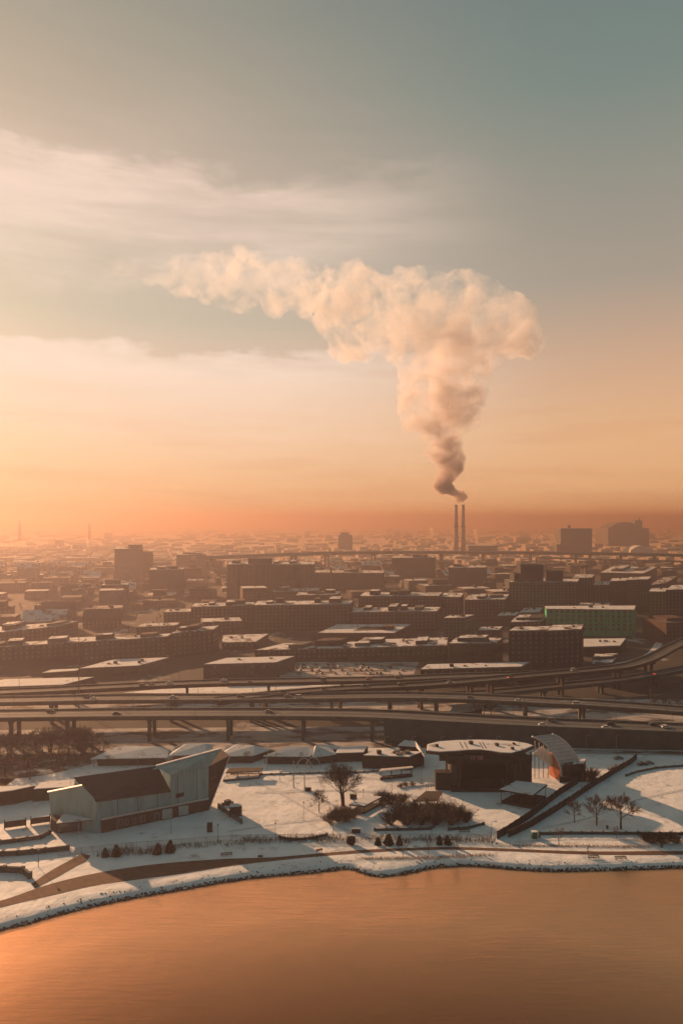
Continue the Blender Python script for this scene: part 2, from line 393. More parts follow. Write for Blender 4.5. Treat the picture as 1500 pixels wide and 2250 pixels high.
# stones along the water's edge: real geometry, too small to pick out one by one
rb = MB()
rr = random.Random(3)
def stone(b, c, s, r_):
    i = len(b.v); a0 = r_.random() * 6.28
    ring = []
    for k in range(5):
        a = a0 + k * 1.2566; q = s * r_.uniform(0.7, 1.2)
        b.v.append((c[0] + math.cos(a) * q, c[1] + math.sin(a) * q * 0.8, c[2] - s * 0.3))
    for k in range(5):
        a = a0 + 0.3 + k * 1.2566; q = s * r_.uniform(0.35, 0.7)
        b.v.append((c[0] + math.cos(a) * q, c[1] + math.sin(a) * q * 0.8, c[2] + s * r_.uniform(0.35, 0.7)))
    for k in range(5):
        j = (k + 1) % 5; b.f.append((i + k, i + j, i + 5 + j, i + 5 + k))
    b.f.append(tuple(i + 5 + k for k in range(5)))
fine = resample(shore, 0.45)
for k, p in enumerate(fine):
    if abs(p.x) > 230: continue
    for q in range(2):
        d = rr.uniform(-0.4, 0.7)
        stone(rb, (p.x + rr.uniform(-0.3, 0.3), p.y + d, WZ + 0.10 + max(0, d) * 0.85), rr.uniform(0.25, 0.55), rr)
    dens = mnoise.noise(Vector((p.x * 0.06, 1.7, 0)))
    if rr.random() < 0.22 + dens * 0.35:
        d = rr.uniform(1.0, 4.5); stone(rb, (p.x, p.y + d, -0.45 + d * 0.1), rr.uniform(0.2, 0.42), rr)
rb.build('shore_stones', 'rock', kind='stuff', label='dark stones lining the edge of the water below the snowy bank')

# ------------------------------------------------------------------ trees
def branch(b, p, d, ln, r, lvl, rnd, spread, n, out, nb, maxl, droop=0.0):
    segs = 3; pts = [p.copy()]; rads = [r]; dd = d.copy()
    for k in range(segs):
        dd = (dd + Vector((rnd.uniform(-1, 1), rnd.uniform(-1, 1), rnd.uniform(-0.4, 0.9))) * 0.14).normalized()
        pts.append(pts[-1] + dd * ln / segs); rads.append(r * (1 - 0.62 * (k + 1) / segs))
    b.tube(pts, rads, n)
    if lvl >= maxl: return
    k = nb[lvl]
    for i in range(k):
        t = rnd.uniform(0.30, 1.0) if i < k - 1 else 1.0
        q = pts[0].lerp(pts[1], 0)
        s = t * segs; j = min(int(s), segs - 1); q = pts[j].lerp(pts[j + 1], s - j)
        az = rnd.uniform(0, 6.283); sp = spread * rnd.uniform(0.6, 1.25)
        a = dd.cross(Vector((math.cos(az), math.sin(az), 0.31))).normalized()
        nd = (dd * math.cos(sp) + a * math.sin(sp) + Vector((0, 0, 0.12))).normalized()
        branch(out, q, nd, ln * rnd.uniform(0.48, 0.72), max(rads[j] * 0.55, 0.038), lvl + 1, rnd, spread, 3, out, nb, maxl)
def tree_meshes(seed, height, limbs, spread, nb, stems=1, maxl=4, trunk_r=0.28, twig='twig', clear=0.28):
    rnd = random.Random(seed); tr = MB(); cr = MB()
    for s in range(stems):
        off = Vector((0, 0, 0)) if stems == 1 else Vector((rnd.uniform(-0.9, 0.9), rnd.uniform(-0.6, 0.6), 0))
        lean = Vector((rnd.uniform(-0.08, 0.08), rnd.uniform(-0.08, 0.08), 1)) if stems == 1 else Vector((off.x * 0.22, off.y * 0.22, 1))
        lean.normalize(); top = off + lean * height * 0.72
        pts = [off, off + lean * height * clear, off + lean * height * 0.5 + Vector((rnd.uniform(-.2, .2), rnd.uniform(-.2, .2), 0)), top]
        tr.tube(pts, [trunk_r * 1.25, trunk_r, trunk_r * 0.6, trunk_r * 0.2], 7)
        for i in range(limbs):
            t = lerp(clear, 0.70, (i + rnd.random() * 0.6) / limbs); p = off + lean * height * t
            az = i * 2.4 + rnd.uniform(-0.4, 0.4); up = lerp(0.55, 1.5, (t - clear) / max(0.01, 0.7 - clear))
            d = Vector((math.cos(az), math.sin(az), up)).normalized()
            branch(cr, p, d, height * lerp(0.40, 0.27, (t - clear) / 0.45) * rnd.uniform(0.85, 1.1), trunk_r * 0.42, 1, rnd, spread, 4, cr, nb, maxl)
    a = tr.mesh('tree_trunk'); c = cr.mesh('tree_crown')
    a.materials.append(MATS['bark']); c.materials.append(MATS[twig])
    return a, c
TREES = {
    'round': tree_meshes(11, 10.0, 11, 0.55, [0, 6, 5, 5], 1, 4, 0.26),
    'spread': tree_meshes(12, 10.0, 11, 0.62, [0, 6, 5, 5], 1, 4, 0.24),
    'clump': tree_meshes(13, 10.0, 8, 0.60, [0, 6, 5, 4], 3, 4, 0.24, 'dark_twig', 0.34),
    'slim': tree_meshes(14, 10.0, 8, 0.45, [0, 4, 4, 3], 1, 4, 0.20),
    'dark': tree_meshes(15, 10.0, 9, 0.62, [0, 5, 5, 4], 1, 4, 0.26, 'dark_twig', 0.22),
}
def tree(kind, px, py, hgt, label, group=None, rz=0.0, wide=1.0, name='bare_tree', pos=None):
    p = P(px, py) if pos is None else pos; p = Vector((p.x, p.y, gh(p.x, p.y) - 0.05 if p.y < BACK else -0.1))
    t = thing(name, p, label, 'tree', group, rz); s = hgt / 10.0; t.scale = (s * wide, s * wide, s)
    a, c = TREES[kind]; mesh_ob('trunk', a, None, t); mesh_ob('crown', c, None, t); return t
tree('clump', 757, 1770, 15.0, 'large dark multi-stemmed bare tree standing on the snowy park field', rz=0.4, wide=1.0)
tree('spread', 701, 1785, 8.2, 'small round bare tree left of the big multi-stemmed tree', rz=1.2, wide=0.95)
tree('round', 1363, 1822, 12.4, 'largest bare tree of the three on the right-hand snow meadow', rz=0.2, wide=1.05)
tree('spread', 1310, 1813, 10.4, 'middle bare tree of the three on the right-hand snow meadow', rz=2.2, wide=0.95)
tree('round', 1261, 1807, 7.8, 'smallest bare tree beside the long dark screen fence on the meadow', rz=3.2, wide=0.85)
tree('slim', 1227, 1858, 6.2, 'thin sapling beside the low dark wall near the lakeside path', rz=1.0, wide=0.8)
tree('slim', 1353, 1842, 4.0, 'tiny sapling at the foot of the largest meadow tree', rz=2.0, wide=0.9)
tree('slim', 885, 1885, 6.4, 'thin sapling by the dry grass bed near the water', rz=0.5, wide=0.7)
tree('slim', 941, 1881, 5.6, 'thin sapling in front of the pair of dark conical shrubs', rz=1.5, wide=0.7)
tree('slim', 1003, 1880, 5.6, 'thin sapling at the right end of the fence beside the path', rz=2.6, wide=0.7)
for i, (x, y, hh, k) in enumerate([(12, 1706, 13, 'dark'), (52, 1690, 14, 'dark'), (66, 1712, 11, 'dark'), (98, 1672, 14, 'dark'), (112, 1655, 13, 'clump'), (150, 1660, 14, 'dark'), (178, 1650, 13, 'clump'), (205, 1654, 12, 'dark'),
                                   (140, 1690, 9, 'dark'), (25, 1668, 13, 'clump'), (-20, 1690, 14, 'dark'), (225, 1662, 9, 'dark'), (165, 1674, 10, 'dark'), (80, 1652, 12, 'dark'), (-35, 1655, 13, 'clump'), (190, 1668, 9, 'clump'), (125, 1676, 11, 'dark')]):
    tree(k, x, y, hh * 0.85, 'dark bare tree in the grove left under the viaduct', 'grove of dark trees by the viaduct', rz=i * 1.3, wide=1.35)

def leaf_ball(seed, n, rx, ry, rz_, size, m, cone=False):
    rnd = random.Random(seed); b = MB()
    for i in range(n):
        u = rnd.uniform(-1, 1); a = rnd.uniform(0, 6.283)
        if cone:
            t = rnd.random() ** 0.8; z = (1 - t) * rz_ * 1.9; rad = (0.12 + t * 0.9) * rnd.uniform(0.75, 1.05) * (1 if t < 0.85 else 0.9)
            c = Vector((math.cos(a) * rad * rx, math.sin(a) * rad * ry, z + 0.05))
        else:
            s = math.sqrt(1 - u * u) ; q = rnd.uniform(0.55, 1.0) * (1 + 0.25 * mnoise.noise(Vector((math.cos(a) * 2, math.sin(a) * 2, u * 2 + seed))))
            c = Vector((math.cos(a) * s * rx * q, math.sin(a) * s * ry * q, max(0.02, rz_ * (1 + u * q))))
        d = Vector((rnd.uniform(-1, 1), rnd.uniform(-1, 1), rnd.uniform(-0.4, 1))).normalized()
        e = d.cross(Vector((rnd.uniform(-1, 1), rnd.uniform(-1, 1), rnd.uniform(-1, 1)))).normalized()
        sz = size * rnd.uniform(0.6, 1.3)
        b.face([c - d * sz, c + e * sz * 0.45, c + d * sz, c - e * sz * 0.45])
    return b
me_ever = leaf_ball(21, 900, 1.35, 1.35, 1.5, 0.34, 'evergreen', True).mesh('conical_shrub'); me_ever.materials.append(MATS['evergreen'])
me_ever2 = leaf_ball(22, 900, 1.5, 1.5, 1.25, 0.36, 'evergreen').mesh('round_shrub'); me_ever2.materials.append(MATS['evergreen'])
def shrub(px, py, label, group, s=1.0, me=me_ever, name='conical_shrub', rz=0.0, wide=1.0):
    p = P(px, py); p.z = gh(p.x, p.y); o = mesh_ob(name, me, None, None, p); 
    k_ = random.Random(int(px) * 7); wv = wide * k_.uniform(0.8, 1.25); o.scale = (s * wv, s * wv * k_.uniform(.85, 1.1), s * k_.uniform(.8, 1.15)); o.rotation_euler = (k_.uniform(-.08, .08), k_.uniform(-.08, .08), rz * 2.1); set_props(o, label, 'shrub', group); return o
for i, (x, y, s) in enumerate([(232, 1882, 1.15), (256, 1880, 1.2)]): shrub(x, y, 'dark conical evergreen in the pair below the theatre hall forecourt', 'evergreen pair below the hall', s, rz=i)
for i, (x, y, s) in enumerate([(346, 1876, 1.25), (374, 1872, 1.3)]): shrub(x, y, 'dark conical evergreen in the pair under the forecourt wall', 'evergreen pair under the forecourt wall', s, rz=i * 2)
for i, (x, y, s) in enumerate([(830, 1856, 1.1), (853, 1855, 1.2), (877, 1856, 1.1)]): shrub(x, y, 'dark conical evergreen in the row of three at the fence', 'row of three evergreens at the fence', s, rz=i * 1.7)
for i, (x, y, s) in enumerate([(965, 1855, 1.1), (983, 1855, 1.1)]): shrub(x, y, 'dark conical evergreen in the pair near the fence end', 'evergreen pair near the right fence end', s, rz=i * 1.1)
shrub(770, 1856, 'round dark evergreen bush left of the row of three evergreens', None, 1.25, me_ever2, 'round_shrub')

# bare twiggy bushes
def twig_bush(seed, n=46, hgt=2.6):
    rnd = random.Random(seed); b = MB()
    for i in range(n):
        az = rnd.uniform(0, 6.283); sp = rnd.uniform(0.1, 0.95); r0 = rnd.uniform(0, 0.5)
        p = Vector((math.cos(az) * r0, math.sin(az) * r0, 0)); d = Vector((math.cos(az) * math.sin(sp), math.sin(az) * math.sin(sp), math.cos(sp)))
        branch(b, p, d, hgt * rnd.uniform(0.55, 1.0), 0.045, 2, rnd, 0.55, 3, b, [0, 0, 4, 3], 4)
    return b
bush_mesh = []
for s in (31, 32):
    m_ = twig_bush(s).mesh('twiggy_bush'); m_.materials.append(MATS['dark_twig' if s == 31 else 'twig']); bush_mesh.append(m_)
def bush(px, py, s, label, group, k=0, wide=1.3):
    p = P(px, py); p.z = gh(p.x, p.y) - 0.05
    o = mesh_ob('twiggy_bush', bush_mesh[k], None, None, p); o.scale = (s * wide, s * wide, s); o.rotation_euler = (0, 0, px * 0.37); set_props(o, label, 'bush', group)
for i, (x, y) in enumerate([(858, 1812), (876, 1800), (893, 1812), (908, 1796), (925, 1812), (942, 1800), (958, 1812), (975, 1798), (990, 1812), (1008, 1800), (1022, 1806), (884, 1790), (915, 1786), (950, 1788), (985, 1788)]):
    bush(x, y, random.uniform(1.25, 1.6), 'dark bare bush in the thicket below the brown-roofed shelter', 'thicket in front of the brown-roofed shelter', i % 3 == 2, 1.35)
for i, (x, y) in enumerate([(725, 1808), (742, 1804), (760, 1805), (777, 1798), (735, 1798), (755, 1796)]):
    bush(x, y, random.uniform(0.9, 1.2), 'bare bush in the clump below the slanting shelter', 'bush clump by the slanting shelter', 1, 1.4)
for i, (x, y) in enumerate([(842, 1772), (858, 1766), (874, 1770), (885, 1762), (850, 1760), (838, 1758)]):
    bush(x, y, random.uniform(0.9, 1.25), 'bare brown bush in the clump right of the slanting shelter', 'bush clump right of the slanting shelter', 0 if i % 2 else 1, 1.4)
bush(1292, 1716, 1.6, 'reddish bare bush at the right foot of the curved shell roof', None, 1, 1.1)
bush(1302, 1712, 1.3, 'smaller reddish bare bush behind the curved shell roof foot', None, 1, 1.1)
for i, x in enumerate((1418, 1430, 1443, 1458, 1472, 1484)):
    bush(x, 1848 + (i % 2) * 4, 0.8, 'brown low bush in the bed under the right-hand low wall', 'low bushes under the right-hand wall', i % 2, 1.6)
# brush growing along the fence: one tangle
hb = MB(); rnd = random.Random(5)
def brush_at(x, y, n, hgt, b):
    p0 = P(x, y)
    for i in range(n):
        p = p0 + Vector((rnd.uniform(-1.5, 1.5), rnd.uniform(-1.2, 1.2), 0)); p.z = gh(p.x, p.y)
        sp = rnd.uniform(0, 0.9); az = rnd.uniform(0, 6.283)
        d = Vector((math.cos(az) * math.sin(sp), math.sin(az) * math.sin(sp), math.cos(sp)))
        branch(b, p, d, hgt * rnd.uniform(0.5, 1.0), 0.05, 3, rnd, 0.6, 3, b, [0, 0, 0, 3], 4)
for x in range(215, 1085, 9):
    y = lerp(1880, 1846, min(1, (x - 215) / 380.0)) + rnd.uniform(-3, 5)
    dn = mnoise.noise(Vector((x * 0.02, 0.4, 0)))
    brush_at(x, y, int(16 + 12 * dn), 1.5 + 0.8 * dn + rnd.uniform(-.3, .3), hb)
hb.build('fence_brush', 'dark_twig', kind='stuff', label='tangle of bare brush growing along the lakeside fence')
def grass(name, spots, n, hgt, label, wid=2.0):
    b = MB(); r2 = random.Random(len(name))
    for x, y, s in spots:
        p0 = P(x, y)
        for i in range(n):
            c = p0 + Vector((r2.gauss(0, wid * s), r2.gauss(0, 0.55 * s), 0)); c.z = gh(c.x, c.y)
            a = r2.uniform(0, 3.14); hh = hgt * r2.uniform(0.5, 1.2); wv = Vector((math.cos(a), math.sin(a), 0)) * 0.05
            tip = c + Vector((r2.uniform(-.35, .35), r2.uniform(-.35, .35), hh)); b.face([c - wv, c + wv, tip])
    b.build(name, 'dry_grass', kind='stuff', label=label)
grass('dry_grass_bed', [(x, 1890 - abs(x - 930) * 0.02 - (x - 800) * 0.03, 1.0) for x in range(795, 1080, 12)], 60, 0.9, 'brown dry grass bed between the path and the water')
grass('dry_grass_verge', [(x, 1858 + (x - 1120) * 0.012, 1.0) for x in range(1125, 1425, 12)], 60, 0.8, 'orange dry grass verge beside the lakeside path on the right')

# ------------------------------------------------------------------ fence, walls, poles in the park
fl = [P(x, y) for x, y in [(128, 1882), (205, 1872), (300, 1862), (400, 1856), (480, 1850), (540, 1847), (605, 1846), (660, 1845), (720, 1845), (800, 1844), (900, 1844), (1000, 1845), (1078, 1846)]]
for p in fl: p.z = gh(p.x, p.y)
fpts = resample(fl, 3.6)
ft = thing('lakeside_fence', fpts[0], 'long thin metal fence with many posts between park and lakeside path', 'fence')
fh = 2.2
pm = MB().tube([(0, 0, 0), (0, 0, fh)], 0.07, 5).mesh('fence_post')
for p in fpts:
    o = mesh_ob('post', pm, 'pole', ft); o.location = p - ft.location; o.location.z = gh(p.x, p.y) - ft.location.z
r1 = MB(); pk = MB()
for a, b in zip(fpts, fpts[1:]):
    A = Vector((a.x, a.y, gh(a.x, a.y))); B_ = Vector((b.x, b.y, gh(b.x, b.y)))
    for zf in (0.12, fh - 0.12): r1.tube([A + V(0, 0, zf), B_ + V(0, 0, zf)], 0.045, 4)
    n = int((B_ - A).length / 0.16)
    for k in range(1, n): q = A.lerp(B_, k / n); pk.tube([q + V(0, 0, 0.1), q + V(0, 0, fh - 0.1)], 0.016, 3)
r1.build('rails', 'pole', ft); pkk = pk.build('pickets', 'pole', ft); pkk['kind'] = 'stuff'

def wall_line(name, pts, hgt, thick, m, label, cat, step=4.0, gap=0.06, cap=None):
    """a wall or screen built of panels and posts standing along a line"""
    q = resample([P(x, y) for x, y in pts], step); t = thing(name, Vector((q[0].x, q[0].y, 0)), label, cat)
    for i, (a, b) in enumerate(zip(q, q[1:])):
        d = (b - a); d.z = 0; ln = d.length; d.normalize(); n = Vector((-d.y, d.x, 0)) * thick / 2
        A = a + d * gap; B_ = b - d * gap; z0 = min(gh(a.x, a.y), gh(b.x, b.y)) - 0.3; hz = hgt + random.uniform(-.03, .03) * hgt
        MB().prism([A - n, B_ - n, B_ + n, A + n], z0, z0 + 0.3 + hz).build('panel', m, t)
    for p in q:
        MB().box((p.x, p.y, gh(p.x, p.y) - 0.3), thick * 1.6, thick * 1.6, hgt + 0.5).build('post', m, t)
    return t
wall_line('screen_fence', [(1092, 1843), (1120, 1826), (1165, 1797), (1228, 1747), (1268, 1722)], 2.9, 0.25, 'dark_wood', 'dark screen fence running diagonally from path up to the curved shell roof', 'fence')
wall_line('screen_fence', [(1117, 1839), (1168, 1816), (1218, 1785), (1268, 1752), (1310, 1724), (1352, 1698), (1385, 1679), (1397, 1668)], 2.7, 0.25, 'dark_wood', 'long dark screen fence running diagonally along the edge of the snow meadow', 'fence')
wall_line('garden_wall', [(1185, 1834), (1300, 1833), (1400, 1834), (1520, 1835), (1620, 1836)], 1.0, 0.5, 'dark_concrete', 'low dark straight wall along the bottom of the right-hand snow meadow', 'wall')
wall_line('garden_wall', [(1374, 1706), (1400, 1697), (1440, 1689), (1500, 1684), (1560, 1682)], 0.9, 0.4, 'dark_concrete', 'low dark curving wall at the top of the snow meadow', 'wall')
wall_line('garden_wall', [(614, 1842), (640, 1846), (668, 1845), (695, 1841), (718, 1836)], 0.8, 0.5, 'dark_concrete', 'short curved dark wall behind the fence at the field corner', 'wall')
wall_line('garden_wall', [(823, 1826), (900, 1824), (945, 1822), (952, 1818)], 0.9, 0.5, 'dark_concrete', 'low dark wall edging the thicket on its left side', 'wall')
wall_line('garden_wall', [(985, 1824), (1030, 1820), (1062, 1812)], 0.9, 0.5, 'dark_concrete', 'low dark wall edging the thicket on its right end', 'wall')
wall_line('garden_wall', [(575, 1703), (700, 1699), (800, 1697), (840, 1694)], 0.5, 0.6, 'dark_concrete', 'long low kerb wall along the back of the snowy park field', 'wall')
wall_line('ramp_wall', [(480, 1776), (505, 1792), (531, 1810)], 1.8, 0.4, 'concrete', 'short sloping wall leading to the small hut beside the theatre prow', 'wall')
wall_line('dock_wall', [(-60, 1862), (30, 1852), (90, 1843), (110, 1832)], 1.5, 0.6, 'dark_concrete', 'upper dark dock wall at the left edge below the sign boards', 'wall')
wall_line('dock_wall', [(-60, 1885), (40, 1880), (100, 1874), (150, 1868)], 1.8, 0.6, 'dark_concrete', 'middle dark dock wall at the left edge', 'wall')
wall_line('dock_wall', [(-60, 1918), (10, 1916), (50, 1918), (66, 1930)], 2.0, 0.8, 'dark_concrete', 'lowest curved dark dock wall at the left edge by the path', 'wall')

pole_mesh = {}
def lamp_post(px, py, hgt, label, group=None, style='arm', pos=None, r=0.10, m='pole', rz=0.0):
    p = Vector(pos) if pos is not None else P(px, py)
    if pos is None: p.z = gh(p.x, p.y) if p.y < BACK else 0
    t = thing('lamp_post', p, label, 'lamp post', group, rz)
    key = (style, round(hgt, 1), r)
    if key not in pole_mesh:
        a = MB().tube([(0, 0, 0), (0, 0, 0.4), (0, 0, hgt)], [r * 1.8, r, r * 0.6], 6).mesh('pole')
        if style == 'arm': b = MB().tube([(0, 0, hgt - 0.1), (0.7, 0, hgt + 0.12), (1.4, 0, hgt + 0.15)], 0.05, 4); b.box((1.6, 0, hgt + 0.06), 0.7, 0.28, 0.16)
        elif style == 'post': b = MB().box((0, 0, hgt), 0.45, 0.45, 0.35); b.box((0, 0, hgt + 0.4), 0.6, 0.6, 0.08)
        elif style == 'twin': b = MB().tube([(-1.8, 0, hgt + 0.1), (0, 0, hgt - 0.1), (1.8, 0, hgt + 0.1)], 0.05, 4); b.box((1.9, 0, hgt), 0.8, 0.3, 0.18); b.box((-1.9, 0, hgt), 0.8, 0.3, 0.18)
        else:
            b = MB()
            for k in range(8):
                a_ = k * 0.785; b.box((math.cos(a_) * 1.2, math.sin(a_) * 1.2, hgt - 0.5), 0.7, 0.5, 0.45, a_)
            b.tube([(-1.2, 0, hgt - 0.1), (1.2, 0, hgt - 0.1)], 0.08, 4); b.tube([(0, -1.2, hgt - 0.1), (0, 1.2, hgt - 0.1)], 0.08, 4)
        pole_mesh[key] = (a, b.mesh('lamp_head'))
    a, b = pole_mesh[key]; mesh_ob('pole', a, m, t); mesh_ob('lamp_head', b, m, t); return t
for x, y, hh, s, lb in [
    (479, 1853, 6.5, 'post', 'thin lamp post at the fence below the theatre prow'), (605, 1849, 6.6, 'post', 'thin lamp post at the fence by the curved wall'),
    (731, 1848, 6.0, 'post', 'thin lamp post at the fence right of the curved wall'), (847, 1846, 5.8, 'post', 'thin lamp post at the fence beside the row of three evergreens'),
    (667, 1803, 7.0, 'post', 'lone thin lamp post on the open snow field'), (1079, 1844, 6.6, 'arm', 'lamp post at the right end of the fence by the screen fence'),
    (948, 1830, 7.5, 'post', 'lamp post standing in the thicket'), (1141, 1862, 4.6, 'post', 'short post beside the green box'),
    (798, 1772, 6.6, 'post', 'lamp post right of the big multi-stemmed tree'), (926, 1722, 6.6, 'post', 'lamp post between open shelter and stage'),
    (860, 1730, 4.4, 'post', 'short lamp post in front of the open shelter'), (615, 1716, 5.0, 'post', 'short lamp post behind the booth on the field edge'),
    (587, 1690, 6.5, 'post', 'lamp post before the row of snowy pavilions'), (303, 1700, 9.0, 'arm', 'lamp post behind the theatre roof on its left'),
    (85, 1905, 5.5, 'post', 'leaning post on the left shore near the dock walls'), (155, 1752, 7.0, 'arm', 'lamp post beside the long low snow-roofed building'),
    (1289, 1742, 5.5, 'post', 'short lamp post at the foot of the curved shell'), (1277, 1737, 4.0, 'post', 'second short post at the foot of the curved shell'),
    (376, 1832, 7.0, 'post', 'post on the snowy forecourt in front of the theatre hall'), (345, 1700, 9, 'arm', 'lamp post behind the theatre roof near its ridge')]:
    lamp_post(x, y, hh, lb, None, s)

# ------------------------------------------------------------------ theatre hall with prow (left)
A = P(213, 1832); B = P(458, 1779)
ab = (B - A); ab.z = 0; ab.normalize(); bk = Vector((-ab.y, ab.x, 0))      # into the building
def op(px, py, off=0.0): return onplane(px, py, A, B, off)
hall = thing('theatre_hall', (A.x, A.y, 0), 'angular grey-panelled theatre hall with dark sloping roof and rising prow', 'building')
E1 = op(213, 1760); E2 = op(375, 1738); R1 = P(166, 1708, 17.5); R2 = P(347, 1683, 17.8)
C1 = op(375, 1779)
walls = MB(); walls.solid([(p.x, p.y, -0.5) for p in (E1, E2, R2, R1)], [E1 - V(0, 0, 0.12), E2 - V(0, 0, 0.12), R2 - V(0, 0, 0.12), R1 - V(0, 0, 0.12)])
walls.build('wall', 'panel', hall)
rf = MB(); e = 0.4
ro = [E1 - bk * 0.5 - ab * 0.3, E2 - bk * 0.5, R2 + bk * 0.3, R1 + bk * 0.3 - ab * 0.5]
rf.plate([ro[0], ro[1], ro[2], ro[3]], 0.35)
rfo = rf.build('roof', 'shingle', hall)
# standing battens on the dark roof
for k in range(1, 12):
    t_ = k / 12.0; a = ro[0].lerp(ro[1], t_); b = ro[3].lerp(ro[2], t_)
    MB().tube([a + V(0, 0, 0.05), b + V(0, 0, 0.05)], 0.07, 4).build('batten', 'shingle', rfo)
# left wing
L = P(114, 1812)
def lp(px, py): return onplane(px, py, L, A)
wback = V(-0.5, 1.2, 0)
wing = [V(L.x, L.y, -0.3), V(A.x, A.y, -0.3) - ab * 0.1, lp(212, 1760), lp(180, 1727), lp(108, 1742)]
MB().solid(wing, [p + wback for p in wing]).build('wing_wall', 'panel', hall)
cap = [lp(106, 1742) - V(0.1, 0.3, 0), lp(181, 1727) - V(-0.1, 0.3, 0)]
MB().solid([cap[0], cap[1], cap[1] + wback, cap[0] + wback], [p + V(0, 0, 0.35) for p in (cap[0], cap[1], cap[1] + wback, cap[0] + wback)]).build('wing_coping', 'panel_edge', hall)
# tower and prow
tw = [V(C1.x, C1.y, -0.3), V(B.x, B.y, -0.3), op(458, 1684), op(375, 1702)]
MB().solid([p - bk * 0.25 for p in tw], [p + bk * 11 for p in tw]).build('tower_wall', 'panel', hall)
T = PT(505, 1660, 309); Fp = op(458, 1684)
pr = [V(B.x, B.y, -0.3) - bk * 0.2 + ab * 0.02, Fp - bk * 0.2 + ab * 0.02, T]
MB().solid(pr, [p + bk * 10 for p in pr]).build('prow_wall', 'brown_brick', hall)
for k in range(1, 8):      # courses of boards on the prow
    t_ = k / 8.0; a = pr[0].lerp(pr[1], t_); b = pr[0].lerp(pr[2], t_)
    MB().tube([a - bk * 0.04, b - bk * 0.04], 0.09, 4).build('board_course', 'dark_brick', hall)
MB().tube([pr[0] - bk * 0.1, pr[2] - bk * 0.1], 0.22, 5).build('prow_edge', 'panel_edge', hall)
fin = [PT(344, 1684, 299), PT(487, 1646, 306), op(461, 1683, 0.6), op(374, 1704, 0.6)]
MB().solid(fin, [p + bk * 1.5 for p in fin]).build('fin', 'panel', hall)
MB().tube([fin[0] + V(0, 0, 0.1), fin[1] + V(0, 0, 0.1)], 0.28, 5).build('fin_edge', 'panel_edge', hall)
ft2 = [PT(345, 1684, 299), PT(487, 1646, 306)]
MB().solid([ft2[0], ft2[1], ft2[1] + bk * 1.4, ft2[0] + bk * 1.4], [p + V(0, 0, 0.3) for p in (ft2[0], ft2[1], ft2[1] + bk * 1.4, ft2[0] + bk * 1.4)]).build('fin_roof', 'roof_snow_clean', hall)
def facade(name, pts, m, off, th, parent=hall):
    q = [op(x, y) - bk * off for x, y in pts]
    return MB().solid(q, [p + bk * th for p in q]).build(name, m, parent)
facade('plinth', [(222, 1834), (458, 1781), (458, 1753), (222, 1799)], 'brown_brick', 0.55, 0.5)
facade('ledge', [(222, 1801), (458, 1755), (458, 1752), (222, 1798)], 'panel_edge', 0.75, 0.6)
for x0, x1, yt, yb in [(356, 378, 1778, 1800), (392, 413, 1771, 1792)]:
    d_ = facade('garage_door', [(x0, yb), (x1, yb - 4), (x1, yt - 3), (x0, yt)], 'white_door', 0.62, 0.3)
    facade('door_step', [(x0 - 1, yb + 2), (x1 + 1, yb - 2), (x1 + 1, yb - 4), (x0 - 1, yb)], 'dark_concrete', 1.0, 0.6, d_)
for x0, x1, yt, yb in [(262, 270, 1800, 1813), (275, 283, 1799, 1812), (290, 298, 1797, 1810), (308, 318, 1792, 1806), (338, 350, 1786, 1804)]:
    fr = facade('window', [(x0, yb), (x1, yb - 2), (x1, yt - 2), (x0, yt)], 'frame', 0.62, 0.2)
    facade('pane', [(x0 + 1, yb - 1), (x1 - 1, yb - 3), (x1 - 1, yt - 1), (x0 + 1, yt + 1)], 'glass', 0.66, 0.1, fr)
facade('vent', [(386, 1753), (404, 1749), (404, 1740), (386, 1744)], 'black_wall', 0.32, 0.2)
for x in (258, 302, 346, 390, 432):   # panel joints
    yb_ = lerp(1799, 1753, (x - 222) / 236.0); yt_ = lerp(1760, 1738, (x - 213) / 162.0) if x < 375 else lerp(1702, 1684, (x - 375) / 83.0)
    facade('panel_joint', [(x, yb_ - 3), (x + 1, yb_ - 3), (x + 1, yt_ + 3), (x, yt_ + 3)], 'dark_concrete', 0.28, 0.1)
# entrance canopy
cz = 4.8
cn = [P(124, 1812, cz), P(262, 1797, cz), P(236, 1787, cz), P(138, 1792, cz)]
MB().solid(cn, [p + V(0, 0, 0.35) for p in cn]).build('canopy', 'dark_wood', hall)
MB().solid([p + V(0, 0, 0.36) for p in cn], [p + V(0, 0, 0.62) for p in cn]).build('canopy_snow', 'roof_snow_clean', hall)
for t_ in (0.03, 0.35, 0.66, 0.97):
    p = cn[0].lerp(cn[1], t_); MB().tube([(p.x, p.y + 0.3, -0.2), (p.x, p.y + 0.3, cz)], 0.16, 5).build('canopy_post', 'frame', hall)
MB().prism([cn[0].lerp(cn[3], 0.45), cn[1].lerp(cn[2], 0.45), cn[2], cn[3]], -0.2, cz - 0.05).build('entrance', 'glass', hall)
MB().prism([P(112, 1822), P(128, 1832), P(140, 1815), P(124, 1808)], -0.2, 4.2).build('entrance_pier', 'brown_brick', hall)

